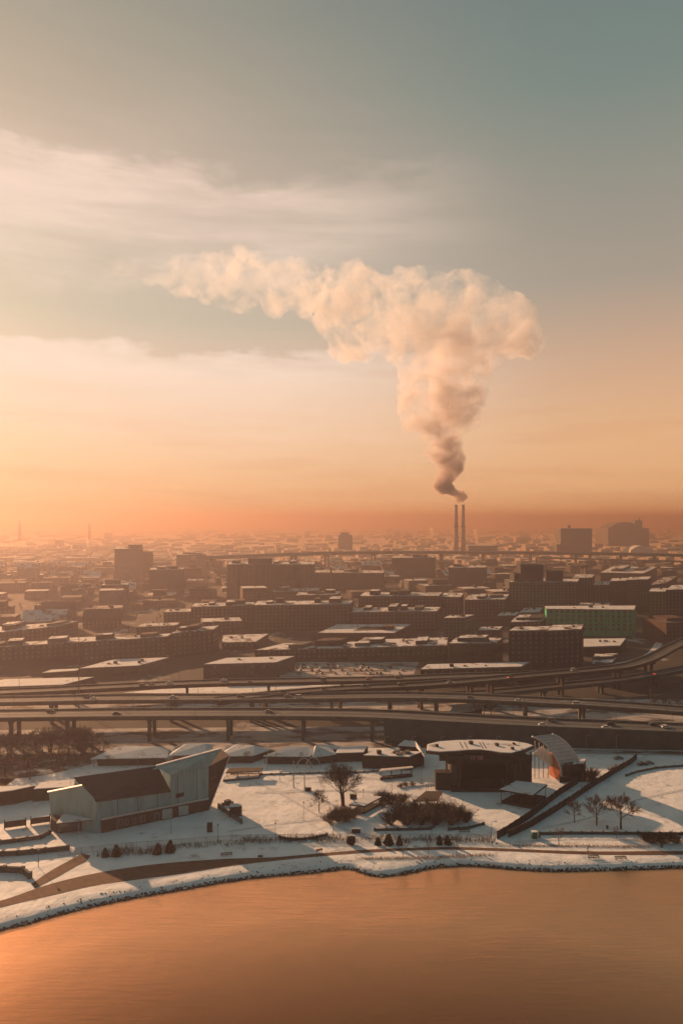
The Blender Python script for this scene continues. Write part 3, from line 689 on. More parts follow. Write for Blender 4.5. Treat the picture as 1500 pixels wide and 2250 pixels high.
def quad_building(name, roof, base_y, label, cat='building', wall='brown_brick', roofm='roof_snow', group=None, units=None, z=None, win=None, seed=0, sink=0.5, coping=True, slab=0.28):
    """building from the outline of its roof as seen, standing on the ground; windows on the sides that face the lake"""
    x0, y0_ = roof[0]
    if z is None:
        d = H * F / (base_y - Y0); z = H - (y0_ - Y0) * d / F
    ring = [P(x, y, z) for x, y in roof]
    c = sum(ring, Vector((0, 0, 0))) / len(ring)
    t = thing(name, (c.x, c.y, 0), label, cat, group)
    MB().prism(ring, -sink, z).build('wall', wall, t)
    inner = [c.lerp(p, 1 - 0.45 / max(1.0, (p - c).length)) for p in ring]; 
    for p in inner: p.z = z
    MB().prism(inner, z - 0.05, z + slab).build('roof_snow', roofm, t)
    r_ = random.Random(seed + int(x0) * 13 + int(y0_))
    if units is None: units = 4 if c.y > 480 and z > 5 else 0
    if c.y > 480:
        outr = [c.lerp(p, 1 + 0.3 / max(1.0, (p - c).length)) for p in ring]
        MB().prism(outr, z - 1.1, z - 0.12).build('cornice', 'cornice', t)
    for k in range(units):
        u = r_.uniform(0.18, 0.82); v = r_.uniform(0.25, 0.75)
        p = ring[0].lerp(ring[1], u).lerp(ring[-1].lerp(ring[2], u), v); s = r_.uniform(1.2, 3.6)
        MB().box((p.x, p.y, z - 0.1), s, s * r_.uniform(0.6, 1.2), r_.uniform(0.9, 2.4), r_.uniform(-0.3, 0.3)).build('rooftop_unit', r_.choice(['grey_wall', 'dark_brick', 'steel']), t)
    ln0 = (ring[1] - ring[0]).length
    if c.y > 600 and ln0 > 34 and z > 9 and name in ('city_block', 'long_block', 'factory', 'mid_rise', 'brick_building', 'dark_block', 'apartment_slab', 'large_hall'):
        for k in range(2 + int(ln0 / 45)):
            u0 = r_.uniform(0.03, 0.8); u1 = min(0.97, u0 + r_.uniform(6, 16) / ln0); v0 = r_.uniform(0.1, 0.4); v1 = r_.uniform(0.6, 0.95); hz_ = r_.uniform(2.2, 5.5)
            q4 = [ring[0].lerp(ring[1], a_).lerp(ring[-1].lerp(ring[2], a_), b_) for a_, b_ in ((u0, v0), (u1, v0), (u1, v1), (u0, v1))]
            hd = MB().prism(q4, z - 0.05, z + hz_).build('stair_head', r_.choice([wall, wall, 'dark_brick', 'grey_wall']), t)
            if r_.random() < 0.6:
                cc_ = sum(q4, Vector((0, 0, 0))) / 4; MB().prism([cc_.lerp(p, .93) for p in q4], z + hz_ - .02, z + hz_ + .25).build('snow_cap', 'roof_snow', hd)
    if win: windows(t, ring, z, **win)
    FOOT.append((c.x, c.y, max((p - c).length for p in ring)))
    return t, ring, z
FOOT = []
_wm = MB().solid([(-.5, 0, -.5), (.5, 0, -.5), (.5, -1, -.5), (-.5, -1, -.5)], [(-.5, 0, .5), (.5, 0, .5), (.5, -1, .5), (-.5, -1, .5)]).mesh('window')
_wm.materials.append(MATS['glass'])
def windows(t, ring, z, storey=3.6, bay=3.6, w_=1.5, hgt=1.7, zmin=0.8, joined=True, margin=1.2, maxrows=9, framed=False):
    mbw = MB(); n = len(ring); c = sum(ring, Vector((0, 0, 0))) / n
    for i in range(n):
        a = ring[i]; b = ring[(i + 1) % n]; d = b - a; d.z = 0; ln = d.length
        if ln < 2 * margin + w_: continue
        d.normalize(); nr = Vector((d.y, -d.x, 0)); m_ = (a + b) / 2
        if nr.dot(m_ - c) < 0: nr = -nr
        if nr.dot(-m_) < 0.12 * m_.length: continue
        cols = max(1, int((ln - 2 * margin) / bay)); rws = min(maxrows, max(1, int((z - zmin - 0.6) / storey)))
        for q in range(cols):
            for r_ in range(rws):
                p = a + d * (margin + (q + 0.5) * (ln - 2 * margin) / cols); zc = z - 0.9 - storey * (r_ + 0.5) + 0.4
                if joined:
                    e = d * w_ / 2; o = nr * 0.07
                    A_ = p - e - o; B_ = p + e - o
                    mbw.solid([(A_.x, A_.y, zc - hgt / 2), (B_.x, B_.y, zc - hgt / 2), (B_.x + 2 * o.x, B_.y + 2 * o.y, zc - hgt / 2), (A_.x + 2 * o.x, A_.y + 2 * o.y, zc - hgt / 2)],
                              [(A_.x, A_.y, zc + hgt / 2), (B_.x, B_.y, zc + hgt / 2), (B_.x + 2 * o.x, B_.y + 2 * o.y, zc + hgt / 2), (A_.x + 2 * o.x, A_.y + 2 * o.y, zc + hgt / 2)])
                else:
                    o = mesh_ob('window', _wm, None, t); o.location = Vector((p.x, p.y, zc)) - t.location
                    o.rotation_euler = (0, 0, math.atan2(nr.x, -nr.y)); o.scale = (w_, 0.08, hgt)
    if joined and mbw.v:
        o = mbw.build('window_rows', 'window_glass', t); o['kind'] = 'stuff'

# low buildings left of the hall
quad_building('long_low_building', [(-60, 1748), (30, 1738), (78, 1727), (-20, 1729)], 1778, 'long low dark building with snowy roof at the left edge, nearest the hall', wall='dark_brick', roofm='roof_snow_clean')
quad_building('long_low_building', [(72, 1735), (165, 1729), (168, 1713), (90, 1720)], 1762, 'dark low building with snowy roof directly behind the hall wing', wall='dark_brick', roofm='roof_snow_clean')
for x0, x1, yt, yb, lb in [(10, 57, 1806, 1822, 'left brown sign board standing beside the dock walls'), (68, 110, 1799, 1814, 'right brown sign board next to the hall entrance pier')]:
    a = P(x0, yb); b = P(x1, yb - 6); t = thing('sign_board', (a.x, a.y, 0), lb, 'sign board')
    zt = H - (yt - Y0) * a.y / F; n_ = V(0.1, 0.3, 0)
    MB().prism([a, b, b + n_, a + n_], 0.4, zt).build('board', 'brown_brick', t)
    for q in (a, b): MB().tube([(q.x, q.y + 0.15, -0.2), (q.x, q.y + 0.15, zt + 0.9)], 0.2, 5).build('post', 'dark_wood', t)

# ------------------------------------------------------------------ pavilions in the shade behind the park
def hip(name, eave, apex, ez, base_y, label, wall='dark_brick', roofm='roof_snow_clean', az=None):
    ring = [P(x, y, ez) for x, y in eave]; c = sum(ring, Vector((0, 0, 0))) / len(ring); t = thing(name, (c.x, c.y, 0), label, 'pavilion')
    inn = [c.lerp(p, 0.86) for p in ring]
    MB().prism(inn, -0.3, ez - 0.1).build('wall', wall, t)
    ap = [P(x, y, az) for x, y in apex]
    n = len(ring); b = MB(); lo = [p - V(0, 0, 0.3) for p in ring]
    if len(ap) == 1: top = [ap[0]] * n
    else: top = [ap[0] if (p - ap[0]).length < (p - ap[1]).length else ap[1] for p in ring]
    for i in range(n):
        j = (i + 1) % n; b.face([lo[i], lo[j], ring[j], ring[i]])
        b.face([ring[i], ring[j], top[j], top[i]] if top[i] is not top[j] else [ring[i], ring[j], top[j]])
    b.face(lo[::-1]); b.build('roof', roofm, t)
    for p in ring:
        q = c.lerp(p, 0.93); MB().tube([(q.x, q.y, -0.2), (q.x, q.y, ez - 0.2)], 0.18, 5).build('post', 'dark_wood', t)
    return t
hip('pavilion', [(200, 1667), (368, 1664), (372, 1646), (250, 1646)], [(262, 1638), (345, 1640)], 4.0, 1685, 'long snowy hipped pavilion left of the theatre prow fin', az=6.5)
hip('pavilion', [(372, 1660), (455, 1656), (470, 1636), (385, 1640)], [(410, 1634), (450, 1634)], 4.0, 1680, 'snowy hipped pavilion directly behind the theatre fin', az=6.5)
hip('pavilion', [(480, 1661), (555, 1660), (596, 1646), (500, 1640)], [(520, 1635), (560, 1638)], 4.0, 1680, 'snowy hipped pavilion just right of the theatre prow', az=6.4)
hip('pavilion', [(578, 1661), (680, 1662), (700, 1645), (630, 1642)], [(635, 1640), (672, 1641)], 4.2, 1682, 'snowy pavilion behind the two steel arches', az=6.6)
hip('pavilion', [(686, 1664), (738, 1657), (728, 1643), (690, 1640)], [(694, 1638)], 4.2, 1680, 'pointed snowy pavilion right of the two steel arches', az=8.0)
quad_building('service_building', [(690, 1646), (742, 1648), (748, 1640), (700, 1636)], 1660, 'small dark service building behind the pointed pavilion', wall='dark_brick', roofm='roof_snow_clean')
quad_building('service_building', [(735, 1656), (800, 1654), (808, 1640), (742, 1642)], 1675, 'brown low service block between pointed pavilion and long kiosk', wall='brown_brick', roofm='roof_snow_clean')
quad_building('kiosk', [(796, 1660), (900, 1664), (930, 1652), (820, 1650)], 1688, 'long dark kiosk with patchy snowy roof left of the stage', 'kiosk', wall='dark_brick', roofm='roof_snow', units=4)
hip('pavilion', [(873, 1638), (925, 1642), (932, 1662), (905, 1632)], [(888, 1626), (912, 1628)], 6.0, 1680, 'small white-roofed pavilion tucked behind the left end of the stage roof', az=8.0)
quad_building('booth', [(795, 1674), (842, 1674), (848, 1664), (800, 1664)], 1681, 'low open booth with snow inside, left of the long kiosk', 'booth', wall='dark_wood', roofm='roof_snow_clean')

# steel arches
at = thing('steel_arches', P(672, 1738), 'sculpture of two thin steel arches on tall masts in the park', 'sculpture')
bp = at.location
for x, y, top in [(645, 1730, 1672), (669, 1738, 1690)]:
    p = P(x, y); zt = H - (top - Y0) * p.y / F
    MB().tube([(p.x, p.y, -0.2), (p.x, p.y, zt)], [0.28, 0.2], 6).build('mast', 'rail', at)
for cx, y0_, r_ in [(668, 1690, 16.0), (688, 1688, 16.0)]:
    d = 352.0; pts = []
    for k in range(17):
        a = math.pi * k / 16; pts.append(PT(cx - math.cos(a) * r_, y0_ - math.sin(a) * 24, d))
    pts = [V(pts[0].x, pts[0].y, 0)] + pts + [V(pts[-1].x, pts[-1].y, 0)]
    MB().tube(pts, 0.22, 5).build('arch', 'rail', at)

def shelter(name, roof, z, base_y, label, roofm, under=None, posts=4, th=0.35, snow=False, slope=0.0, deck=None):
    """open roof on posts"""
    ring = [P(x, y, z) for x, y in roof]
    ring[2].z += slope; ring[3].z += slope
    c = sum(ring, Vector((0, 0, 0))) / 4; t = thing(name, (c.x, c.y, 0), label, 'shelter')
    MB().solid([p - V(0, 0, th) for p in ring], ring).build('roof', 'dark_wood' if snow else roofm, t)
    if snow: MB().solid([p + V(0, 0, 0.01) for p in [c.lerp(q, 0.97) for q in ring]], [p + V(0, 0, 0.26) for p in [c.lerp(q, 0.97) for q in ring]]).build('roof_snow', 'roof_snow_clean', t)
    for i in range(4):
        a, b = ring[i], ring[(i + 1) % 4]
        for k in range(posts if i in (0, 2) else 1):
            p = c.lerp(a.lerp(b, k / posts), 0.92); MB().tube([(p.x, p.y, -0.2), (p.x, p.y, p.z - th + 0.02)], 0.16, 5).build('post', 'dark_wood', t)
    if deck:
        q = [c.lerp(p, 0.9) for p in ring]; MB().prism(q, -0.2, deck).build('counter', 'dark_wood', t)
    if under:
        q = [c.lerp(p, under) for p in ring]; MB().prism(q, -0.2, z - th - 0.3).build('wall', 'dark_wood', t)
    return t
shelter('open_shelter', [(832, 1694), (908, 1686), (905, 1683), (836, 1689)], 4.4, 1712, 'open shelter with long thin sunlit roof edge in front of the long kiosk', 'panel_edge', None, 3, 0.4, deck=1.1)
shelter('picnic_shelter', [(908, 1760), (962, 1758), (972, 1738), (935, 1738)], 4.6, 1778, 'brown-roofed open shelter left of the stage steps above the thicket', 'wood', None, 2)
shelter('food_shelter', [(1096, 1735), (1170, 1748), (1202, 1724), (1134, 1716)], 6.0, 1775, 'large snow-roofed shelter with dark bar right of the stage', 'dark_wood', None, 3, 0.5, True, deck=1.3)
shelter('slanting_shelter', [(766, 1768), (800, 1772), (840, 1751), (800, 1749)], 3.4, 1795, 'low slanting snow-roofed shelter in front of the big multi-stemmed tree', 'dark_wood', None, 2, 0.35, True, deck=0.9)
shelter('snack_booth', [(496, 1697), (572, 1694), (578, 1686), (504, 1687)], 3.4, 1712, 'flat brown booth with open counter beside the theatre prow', 'wood', None, 3, 0.5, deck=1.0)
quad_building('snack_booth', [(490, 1714), (570, 1707), (572, 1701), (496, 1704)], 1718, 'lower brown counter building in front of the flat booth', 'booth', wall='wood', roofm='roof_snow')
shelter('ticket_hut', [(503, 1774), (532, 1772), (530, 1766), (506, 1767)], 4.0, 1795, 'small raised hut with snowy roof at the end of the sloping wall', 'dark_wood', 0.85, 1, 0.4, True)
for i, (x, y, s) in enumerate([(484, 1768, 1.2), (490, 1764, 1.0), (500, 1762, 1.8), (508, 1764, 1.4)]):
    p = P(x, y + 6); t = thing('stacked_crate', (p.x, p.y, 0), 'dark crate among the clutter behind the small raised hut', 'crate', 'clutter behind the hut', i * 0.4)
    b = MB().box((0, 0, 0), s * 1.2, s, s); mesh_ob('body', b.mesh('crate'), 'dark_wood', t)
    mesh_ob('lid', MB().box((0, 0, s), s * 1.3, s * 1.1, 0.12).mesh('crate_lid'), 'grey_wall', t)
# notice boards, trash cabinets
for x, y, wd, hg, lb in [(677, 1738, 2.6, 1.8, 'dark cabinet at the foot of the steel arches'), (776, 1755, 3.0, 1.9, 'dark cabinet right of the big multi-stemmed tree'), (782, 1830, 3.4, 1.6, 'grey cabinet beside the fence on the snow field'),
                         (572, 1882, 1.6, 0.7, 'small brown box beside the lakeside path'), (461, 1828, 2.0, 3.6, 'dark double gate post on the forecourt')]:
    p = P(x, y); t = thing('cabinet', (p.x, p.y, gh(p.x, p.y)), lb, 'cabinet')
    o = MB().box((p.x, p.y, gh(p.x, p.y)), wd, 0.9, hg).build('body', 'dark_wood', t); MB().box((p.x, p.y, gh(p.x, p.y) + hg), wd + .2, 1.1, 0.14).build('lid', 'roof_snow', t)
for i, (x, y) in enumerate([(890, 1727), (880, 1730), (905, 1726)]):
    bush(x, y, 0.45, 'tiny brown shrub on the snow between open shelter and stage', 'tiny shrubs on the snow', 1, 1.6)

# ------------------------------------------------------------------ stage with lens-shaped roof
SA = P(985, 1737); SB = P(1166, 1736); SD = SA.y
stage = thing('concert_stage', ((SA.x + SB.x) / 2, SD, 0), 'large dark concert stage under a broad snow-covered lens-shaped roof', 'stage')
def sx(px): return (px - 750.0) / F * SD
def sz(py): return H - (py - Y0) * SD / F
x0, x1 = sx(990), sx(1160)
zr = 16.6
# roof outline
rp = [(934, 1650), (962, 1653), (1000, 1651), (1030, 1648.5), (1055, 1648), (1080, 1651), (1100, 1654.5), (1125, 1655.5), (1150, 1649), (1174, 1639), (1160, 1634), (1135, 1630), (1100, 1627.5), (1050, 1626), (1000, 1627), (960, 1630), (936, 1636)]
rring = [P(x, y, zr) for x, y in rp]; rc = sum(rring, Vector((0, 0, 0))) / len(rring)
MB().solid([V(p.x, p.y, zr - 1.3) for p in [rc.lerp(q, 0.985) for q in rring]], rring).build('roof', 'wood', stage)
sn = [rc.lerp(q, 0.975) for q in rring]
sno = MB().solid([V(p.x, p.y, zr + 0.01) for p in sn], [V(p.x, p.y, zr + 0.32) for p in [rc.lerp(q, 0.99) for q in sn]]).build('roof_snow', 'roof_snow_clean', stage)
for x, y, s in [(959, 1642, 1.3), (1034, 1636, 1.6), (1091, 1640, 1.4), (1125, 1648, 1.2), (1128, 1637, 1.0)]:
    p = P(x, y, zr); MB().box((p.x, p.y, zr + 0.2), s, s, s * 0.9, 0.3).build('roof_vent', 'dark_wood', stage)
for x in (1016, 1026, 1060, 1067):
    p = P(x, 1645, zr); MB().box((p.x, p.y + 4, zr + 0.3), 0.3, 9.0, 0.12).build('roof_rail', 'dark_wood', stage)
yb = SD + 15.0
zt = zr - 1.31
MB().box(((x0 + x1) / 2, yb, -0.3), x1 - x0, 0.8, zt + 0.3).build('back_wall', 'black_cloth', stage)
MB().box((x0 + 2.4, SD + 7.6, -0.3), 4.6, 13.8, zt + 0.3).build('side_wall', 'stage_side', stage)
MB().box((x1 - 3.6, SD + 7.6, -0.3), 7.0, 13.8, zt + 0.3).build('side_wall', 'stage_side', stage)
zo = sz(1679)
MB().box(((x0 + x1) / 2 - 0.2, SD + 0.9, zo), x1 - x0 + 2.2, 1.2, zt - zo).build('fascia', 'black_wall', stage)
MB().box(((x0 + x1) / 2 - 1.5, SD + 1.6, zo + 1.0), x1 - x0 + 7.0, 0.8, zt - zo - 1.0).build('fascia', 'dark_wood', stage)
for px_ in (1003, 1010, 1115, 1126, 1138, 1150):
    MB().box((sx(px_), SD + 0.4, -0.2), 0.7, 0.7, zo + 0.2).build('pilaster', 'dark_wood', stage)
MB().box(((x0 + x1) / 2 - 3, SD + 4.4, -0.2), x1 - x0 - 13.5, 13.0, 1.6).build('stage_floor', 'dark_wood', stage)
MB().box((sx(1056), SD - 0.9, -0.2), sx(1122) - sx(990), 2.0, 1.9).build('stage_lip', 'black_wall', stage)
MB().box((sx(976), SD + 2.6, -0.3), sx(995) - sx(957), 4.5, sz(1699) + 0.3).build('wing_block', 'black_wall', stage)
for px_ in (984, 1172):
    MB().tube([(sx(px_), SD + 5, 0), (sx(px_), SD + 5, zt)], 0.4, 8).build('column', 'dark_wood', stage)
MB().box((sx(1156), SD + 1.4, -0.3), sx(1166) - sx(1146), 2.6, sz(1682) + 0.3).build('wing_block', 'black_wall', stage)
# red display over the opening
dsp = MB().box((sx(1046), SD + 0.25, sz(1670)), sx(1061) - sx(1031), 0.12, sz(1660.5) - sz(1670)).build('display', 'black_cloth', stage)
lw = 0.20; dz = sz(1669.2); dh = sz(1661.3) - dz
def seg(cx, cz_, w_, h_): MB().box((cx, SD + 0.14, cz_), w_, 0.06, h_).build('display_segment', 'led', dsp)
gx = sx(1032.5); gw = 0.95
for k, ch in enumerate('10:08'):
    bx_ = gx + k * 1.13
    if ch == ':': seg(bx_ + .45, dz + dh * .25, lw, lw); seg(bx_ + .45, dz + dh * .65, lw, lw); continue
    if ch == '1': seg(bx_ + .5, dz, lw, dh); continue
    seg(bx_ + .1, dz, lw, dh); seg(bx_ + gw - .1, dz, lw, dh); seg(bx_ + gw / 2, dz, gw - .4, lw); seg(bx_ + gw / 2, dz + dh - lw, gw - .4, lw)
    if ch == '8': seg(bx_ + gw / 2, dz + dh / 2 - .1, gw - .4, lw)
# railing by the stage
rt = thing('railing', P(935, 1738), 'short light railing on the snow at the left foot of the stage', 'railing')
ra, rb_ = P(935, 1738), P(957, 1734)
for k in range(5): q = ra.lerp(rb_, k / 4); MB().tube([(q.x, q.y, -0.1), (q.x, q.y, 3.1)], 0.09, 4).build('post', 'wood', rt)
for zc in (1.5, 3.0): MB().tube([ra + V(0, 0, zc), rb_ + V(0, 0, zc)], 0.07, 4).build('rail', 'wood', rt)

# ------------------------------------------------------------------ curved shell roof
near = [(1168, 1618), (1180, 1623), (1196, 1634), (1209, 1648), (1220, 1664), (1228, 1681), (1232, 1696), (1231, 1707), (1224, 1716)]
D0 = 336.0
nr_ = smooth_line([PT(x, y, D0) for x, y in near], 4)
ext = V(10.6, 4.5, -0.2)
shell = thing('shell_roof', V(nr_[-1].x, D0, 0), 'tall curved white shell roof with underside coloured sunlit orange beside the stage', 'shell roof')
def offs(line, r_):
    o = []
    for k, p in enumerate(line):
        a = line[max(k - 1, 0)]; b = line[min(k + 1, len(line) - 1)]; d = (b - a).normalized(); o.append(p + V(d.z, 0, -d.x) * -r_)
    return o
ins = offs(nr_, -0.45); 
sb = MB(); n = len(nr_)
for p in nr_: sb.v.append(tuple(p))
for p in nr_: sb.v.append(tuple(p + ext))
for p in ins: sb.v.append(tuple(p + ext))
for p in ins: sb.v.append(tuple(p))
for k in range(n - 1):
    for q in range(4):
        a = q * n + k; b = ((q + 1) % 4) * n + k; sb.f.append((a, a + 1, b + 1, b))
sb.f.append((0, n, 2 * n, 3 * n)); sb.f.append((n - 1, 4 * n - 1, 3 * n - 1, 2 * n - 1))
sb.build('shell', 'shell_panel', shell, smooth=False)
for k in range(2, n - 1, 2):
    MB().tube([nr_[k] + V(0.02, 0, 0.06), nr_[k] + ext + V(0.02, 0, 0.06)], 0.06, 4).build('seam', 'grey_wall', shell)
for dlt in (V(0, 0, 0), ext):
    rim = MB(); rim.tube([p + dlt for p in nr_], 0.42, 6); rim.build('rim', 'panel_edge', shell)
lin_ = offs(nr_, -0.75); li = MB(); st_ = int(n * 0.45)
for k in range(st_, n - 1): li.face([lin_[k], lin_[k + 1], lin_[k + 1] + ext, lin_[k] + ext])
MB().solid([lin_[k] for k in range(st_, n)] , [lin_[k] + ext * 0.98 for k in range(st_, n)]) if False else None
lo_ = offs(nr_, -0.5)
l2 = MB(); m_n = n - st_
for k in range(st_, n): l2.v.append(tuple(lo_[k] + ext * 0.01))
for k in range(st_, n): l2.v.append(tuple(lo_[k] + ext * 0.99))
for k in range(st_, n): l2.v.append(tuple(lin_[k] + ext * 0.99))
for k in range(st_, n): l2.v.append(tuple(lin_[k] + ext * 0.01))
for k in range(m_n - 1):
    for q in range(4):
        a = q * m_n + k; b = ((q + 1) % 4) * m_n + k; l2.f.append((a, a + 1, b + 1, b))
l2.f.append((0, m_n, 2 * m_n, 3 * m_n)); l2.f.append((m_n - 1, 4 * m_n - 1, 3 * m_n - 1, 2 * m_n - 1))
l2.build('lining', 'sunlit_orange', shell)
bx0 = PT(1236, 1716, D0 + 1); 
MB().prism([P(1236, 1716), P(1282, 1712), P(1286, 1702), P(1240, 1704)], -0.3, 7.2).build('base_building', 'brown_brick', shell)
MB().prism([P(1236, 1716), P(1282, 1712), P(1286, 1702), P(1240, 1704)], 7.22, 7.5).build('base_roof', 'roof_snow', shell)
MB().prism([P(1228, 1720), P(1285, 1718), P(1284, 1712.6), P(1235, 1716.6)], -0.3, 2.6).build('plinth', 'black_wall', shell)
MB().tube([PT(1170, 1655, 338), PT(1212, 1684, 337)], 0.45, 6).build('brace', 'panel_edge', shell)
for x, yt, yb_ in [(1174, 1628, 1655), (1183, 1631, 1660), (1193, 1637, 1668), (1203, 1646, 1676)]:
    MB().tube([PT(x, yt, 339), PT(x, yb_, 339)], 0.22, 5).build('hanger', 'panel_edge', shell)
    MB().tube([PT(x, yb_, 339), V(PT(x, yb_, 339).x, 339, -0.2)], 0.16, 5).build('post', 'dark_wood', shell)
iw = [PT(1204, 1652, D0 + 9), PT(1212, 1654, D0 + 5), PT(1221, 1668, D0 + .6), PT(1228, 1684, D0 + .6), PT(1231, 1697, D0 + .6), PT(1229, 1707, D0 + .6), PT(1221, 1714, D0 + 1.5), PT(1206, 1700, D0 + 8)]
MB().plate(iw, 0.2).build('sunlit_plate', 'sunlit_orange', shell)  # added plate turned to the sun, sunlit orange in its colour
MB().plate([PT(1172, 1655, 341), PT(1212, 1684, 341), PT(1214, 1660, 341), PT(1190, 1640, 341)], 0.3).build('screen', 'white_door', shell)

# ------------------------------------------------------------------ roads behind the park
def sheet(name, pts, m, lift, kind='structure'):
    return MB().face([P(x, y) + V(0, 0, lift) for x, y in pts]).build(name, m, kind=kind)
sheet('harbour_road', [(1235, 1655), (1420, 1658), (1700, 1664), (1700, 1656), (1420, 1649), (1235, 1646)], 'lot_snow', 0.03)
kb = MB()
for a, b in [((1235, 1656), (1420, 1659)), ((1420, 1659), (1700, 1665))]:
    A_, B_ = P(*a), P(*b); kb.prism([A_, B_, B_ + V(0, .5, 0), A_ + V(0, .5, 0)], -0.2, 0.55)
kb.build('road_barrier', 'rail', label='pale low barrier wall along the road behind the shell roof', cat='barrier')
for x in (1287, 1353, 1433, 1484): lamp_post(x, 1647, 7.5, 'lamp post in the row along the barrier right of the shell roof', 'lamp posts along the barrier', 'arm', m='rail', r=0.12)
for x in (845, 905, 968, 1028, 1090): lamp_post(x, 1644, 6.0, 'lamp post in the row behind the stage roof', 'lamp posts behind the stage', 'arm', m='rail', r=0.12)
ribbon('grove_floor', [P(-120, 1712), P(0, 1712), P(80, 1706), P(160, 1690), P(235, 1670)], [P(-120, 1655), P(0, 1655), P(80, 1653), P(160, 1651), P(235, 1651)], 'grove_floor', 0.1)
sheet('snowy_lot', [(270, 1522), (560, 1526), (760, 1515), (860, 1500), (700, 1498), (430, 1507)], 'snow', 0.03)
sheet('parking_lot', [(610, 1490), (905, 1490), (920, 1455), (650, 1455)], 'lot_snow', 0.03)
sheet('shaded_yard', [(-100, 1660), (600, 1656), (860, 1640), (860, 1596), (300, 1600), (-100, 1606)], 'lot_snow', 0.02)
sheet('yard', [(-100, 1560), (900, 1560), (1700, 1600), (1700, 1540), (900, 1530), (-100, 1536)], 'lot_snow', 0.015)
ribbon('curved_road', [P(1330, 1462), P(1388, 1456), P(1434, 1440), P(1458, 1410), P(1482, 1378), P(1510, 1345)], [P(1330, 1458), P(1380, 1452), P(1420, 1435), P(1442, 1408), P(1465, 1377), P(1492, 1345)], 'bank_snow', 0.05, ground=False)

def viaduct(name, line_px, zs, width, label, piers, road='bridge_road', girder='concrete', wall_from=None, rail_m='rail', depth=1.8, tail=None):
    """deck given by its near edge as seen (pixel, pixel, deck height)"""
    pts = [P(x, y, z) for (x, y), z in zip(line_px, zs)]; ln = smooth_line(pts, 10)
    t = thing(name, V(ln[len(ln) // 2].x, ln[len(ln) // 2].y, 0), label, 'viaduct')
    n = len(ln); far = [p + V(0, 0, 0) + side_of(ln, k) * width for k, p in enumerate(ln)]
    def strip(a, b, z0, z1, nm, m):
        q = MB()
        for k in range(n):
            A_, B_ = a[k], b[k]; q.v += [(A_.x, A_.y, A_.z + z0), (B_.x, B_.y, B_.z + z0), (B_.x, B_.y, B_.z + z1), (A_.x, A_.y, A_.z + z1)]
        for k in range(n - 1):
            for c in range(4):
                i = k * 4 + c; j = k * 4 + (c + 1) % 4; q.f.append((i, j, j + 4, i + 4))
        q.f.append((0, 1, 2, 3)); q.f.append(tuple(4 * (n - 1) + c for c in (3, 2, 1, 0)))
        return q.build(nm, m, t)
    def at(f): return [p.lerp(q, f) for p, q in zip(ln, far)]
    strip(at(0.0), at(1.0), -0.35, 0.0, 'deck', 'concrete')
    strip(at(0.03), at(0.97), 0.004, 0.05, 'road_surface', road)
    strip(at(0.06), at(0.14), -depth, -0.352, 'girder', girder); strip(at(0.46), at(0.54), -depth, -0.352, 'girder', girder); strip(at(0.86), at(0.94), -depth, -0.352, 'girder', girder)
    strip(at(-0.012), at(0.018), -0.5, 0.75, 'parapet', girder); strip(at(0.982), at(1.012), -0.5, 0.75, 'parapet', girder)
    strip(at(-0.004), at(0.010), 0.98, 1.16, 'hand_rail', rail_m); strip(at(0.990), at(1.004), 0.98, 1.16, 'hand_rail', rail_m)
    for f in (0.35, 0.66):
        strip(at(f), at(f + 0.012), 0.052, 0.062, 'lane_line', 'white_paint')
    for px, wp in piers:
        k = min(range(n), key=lambda i: abs(ln[i].x / ln[i].y * F + 750 - px))
        for f in wp:
            c = ln[k].lerp(far[k], f); s = side_of(ln, k); a = math.atan2(s.y, s.x)
            MB().box((c.x, c.y, -0.3), 2.0, 1.7, c.z - depth + 0.3, a).build('pier', girder, t)
        a_, b_ = ln[k].lerp(far[k], 0.04), ln[k].lerp(far[k], 0.96); d = side_of(ln, k); e = V(-d.y, d.x, 0) * 0.9
        zt_ = ln[k].z - depth - 0.005
        MB().prism([a_ - e, b_ - e, b_ + e, a_ + e], zt_ - 1.3, zt_).build('pier_cap', girder, t)
    if wall_from is not None:
        ks = [k for k in range(n) if ln[k].x / ln[k].y * F + 750 >= wall_from]
        q = MB()
        for k in ks:
            A_ = ln[k] + side_of(ln, k) * 0.5; B_ = ln[k] + side_of(ln, k) * (width - 0.5); q.v += [(A_.x, A_.y, -0.3), (B_.x, B_.y, -0.3), (B_.x, B_.y, B_.z - 0.36), (A_.x, A_.y, A_.z - 0.36)]
        for k in range(len(ks) - 1):
            for c in range(4):
                i = k * 4 + c; j = k * 4 + (c + 1) % 4; q.f.append((i, j, j + 4, i + 4))
        q.f.append((0, 1, 2, 3)); q.f.append(tuple(4 * (len(ks) - 1) + c for c in (3, 2, 1, 0)))
        q.build('retaining_wall', 'dark_concrete', t)
        for k in ks[::5]:      # ribs that divide the wall into bays
            A_ = ln[k] + side_of(ln, k) * 0.4; MB().box((A_.x, A_.y, -0.3), 0.5, 0.5, A_.z - 0.3).build('wall_rib', 'dark_concrete', t)
    return t, ln, far
v1, v1l, v1f = viaduct('viaduct', [(-420, 1588), (-150, 1583), (0, 1580), (250, 1577), (500, 1576), (700, 1577), (830, 1580), (980, 1588), (1150, 1597), (1300, 1603), (1500, 1611), (1800, 1622)],
                       [13.5, 13.5, 13.5, 13.5, 13.5, 13.2, 12.8, 12.0, 11.0, 10.2, 9.2, 8.0], 17.0,
                       'nearest highway viaduct on square piers turning into a dark retaining wall behind the stage',
                       [(-100, (0.15, 0.8)), (30, (0.15, 0.8)), (148, (0.15, 0.8)), (322, (0.15, 0.8)), (500, (0.15, 0.8)), (665, (0.15, 0.8)), (820, (0.15, 0.8))], wall_from=835, girder='dark_concrete')
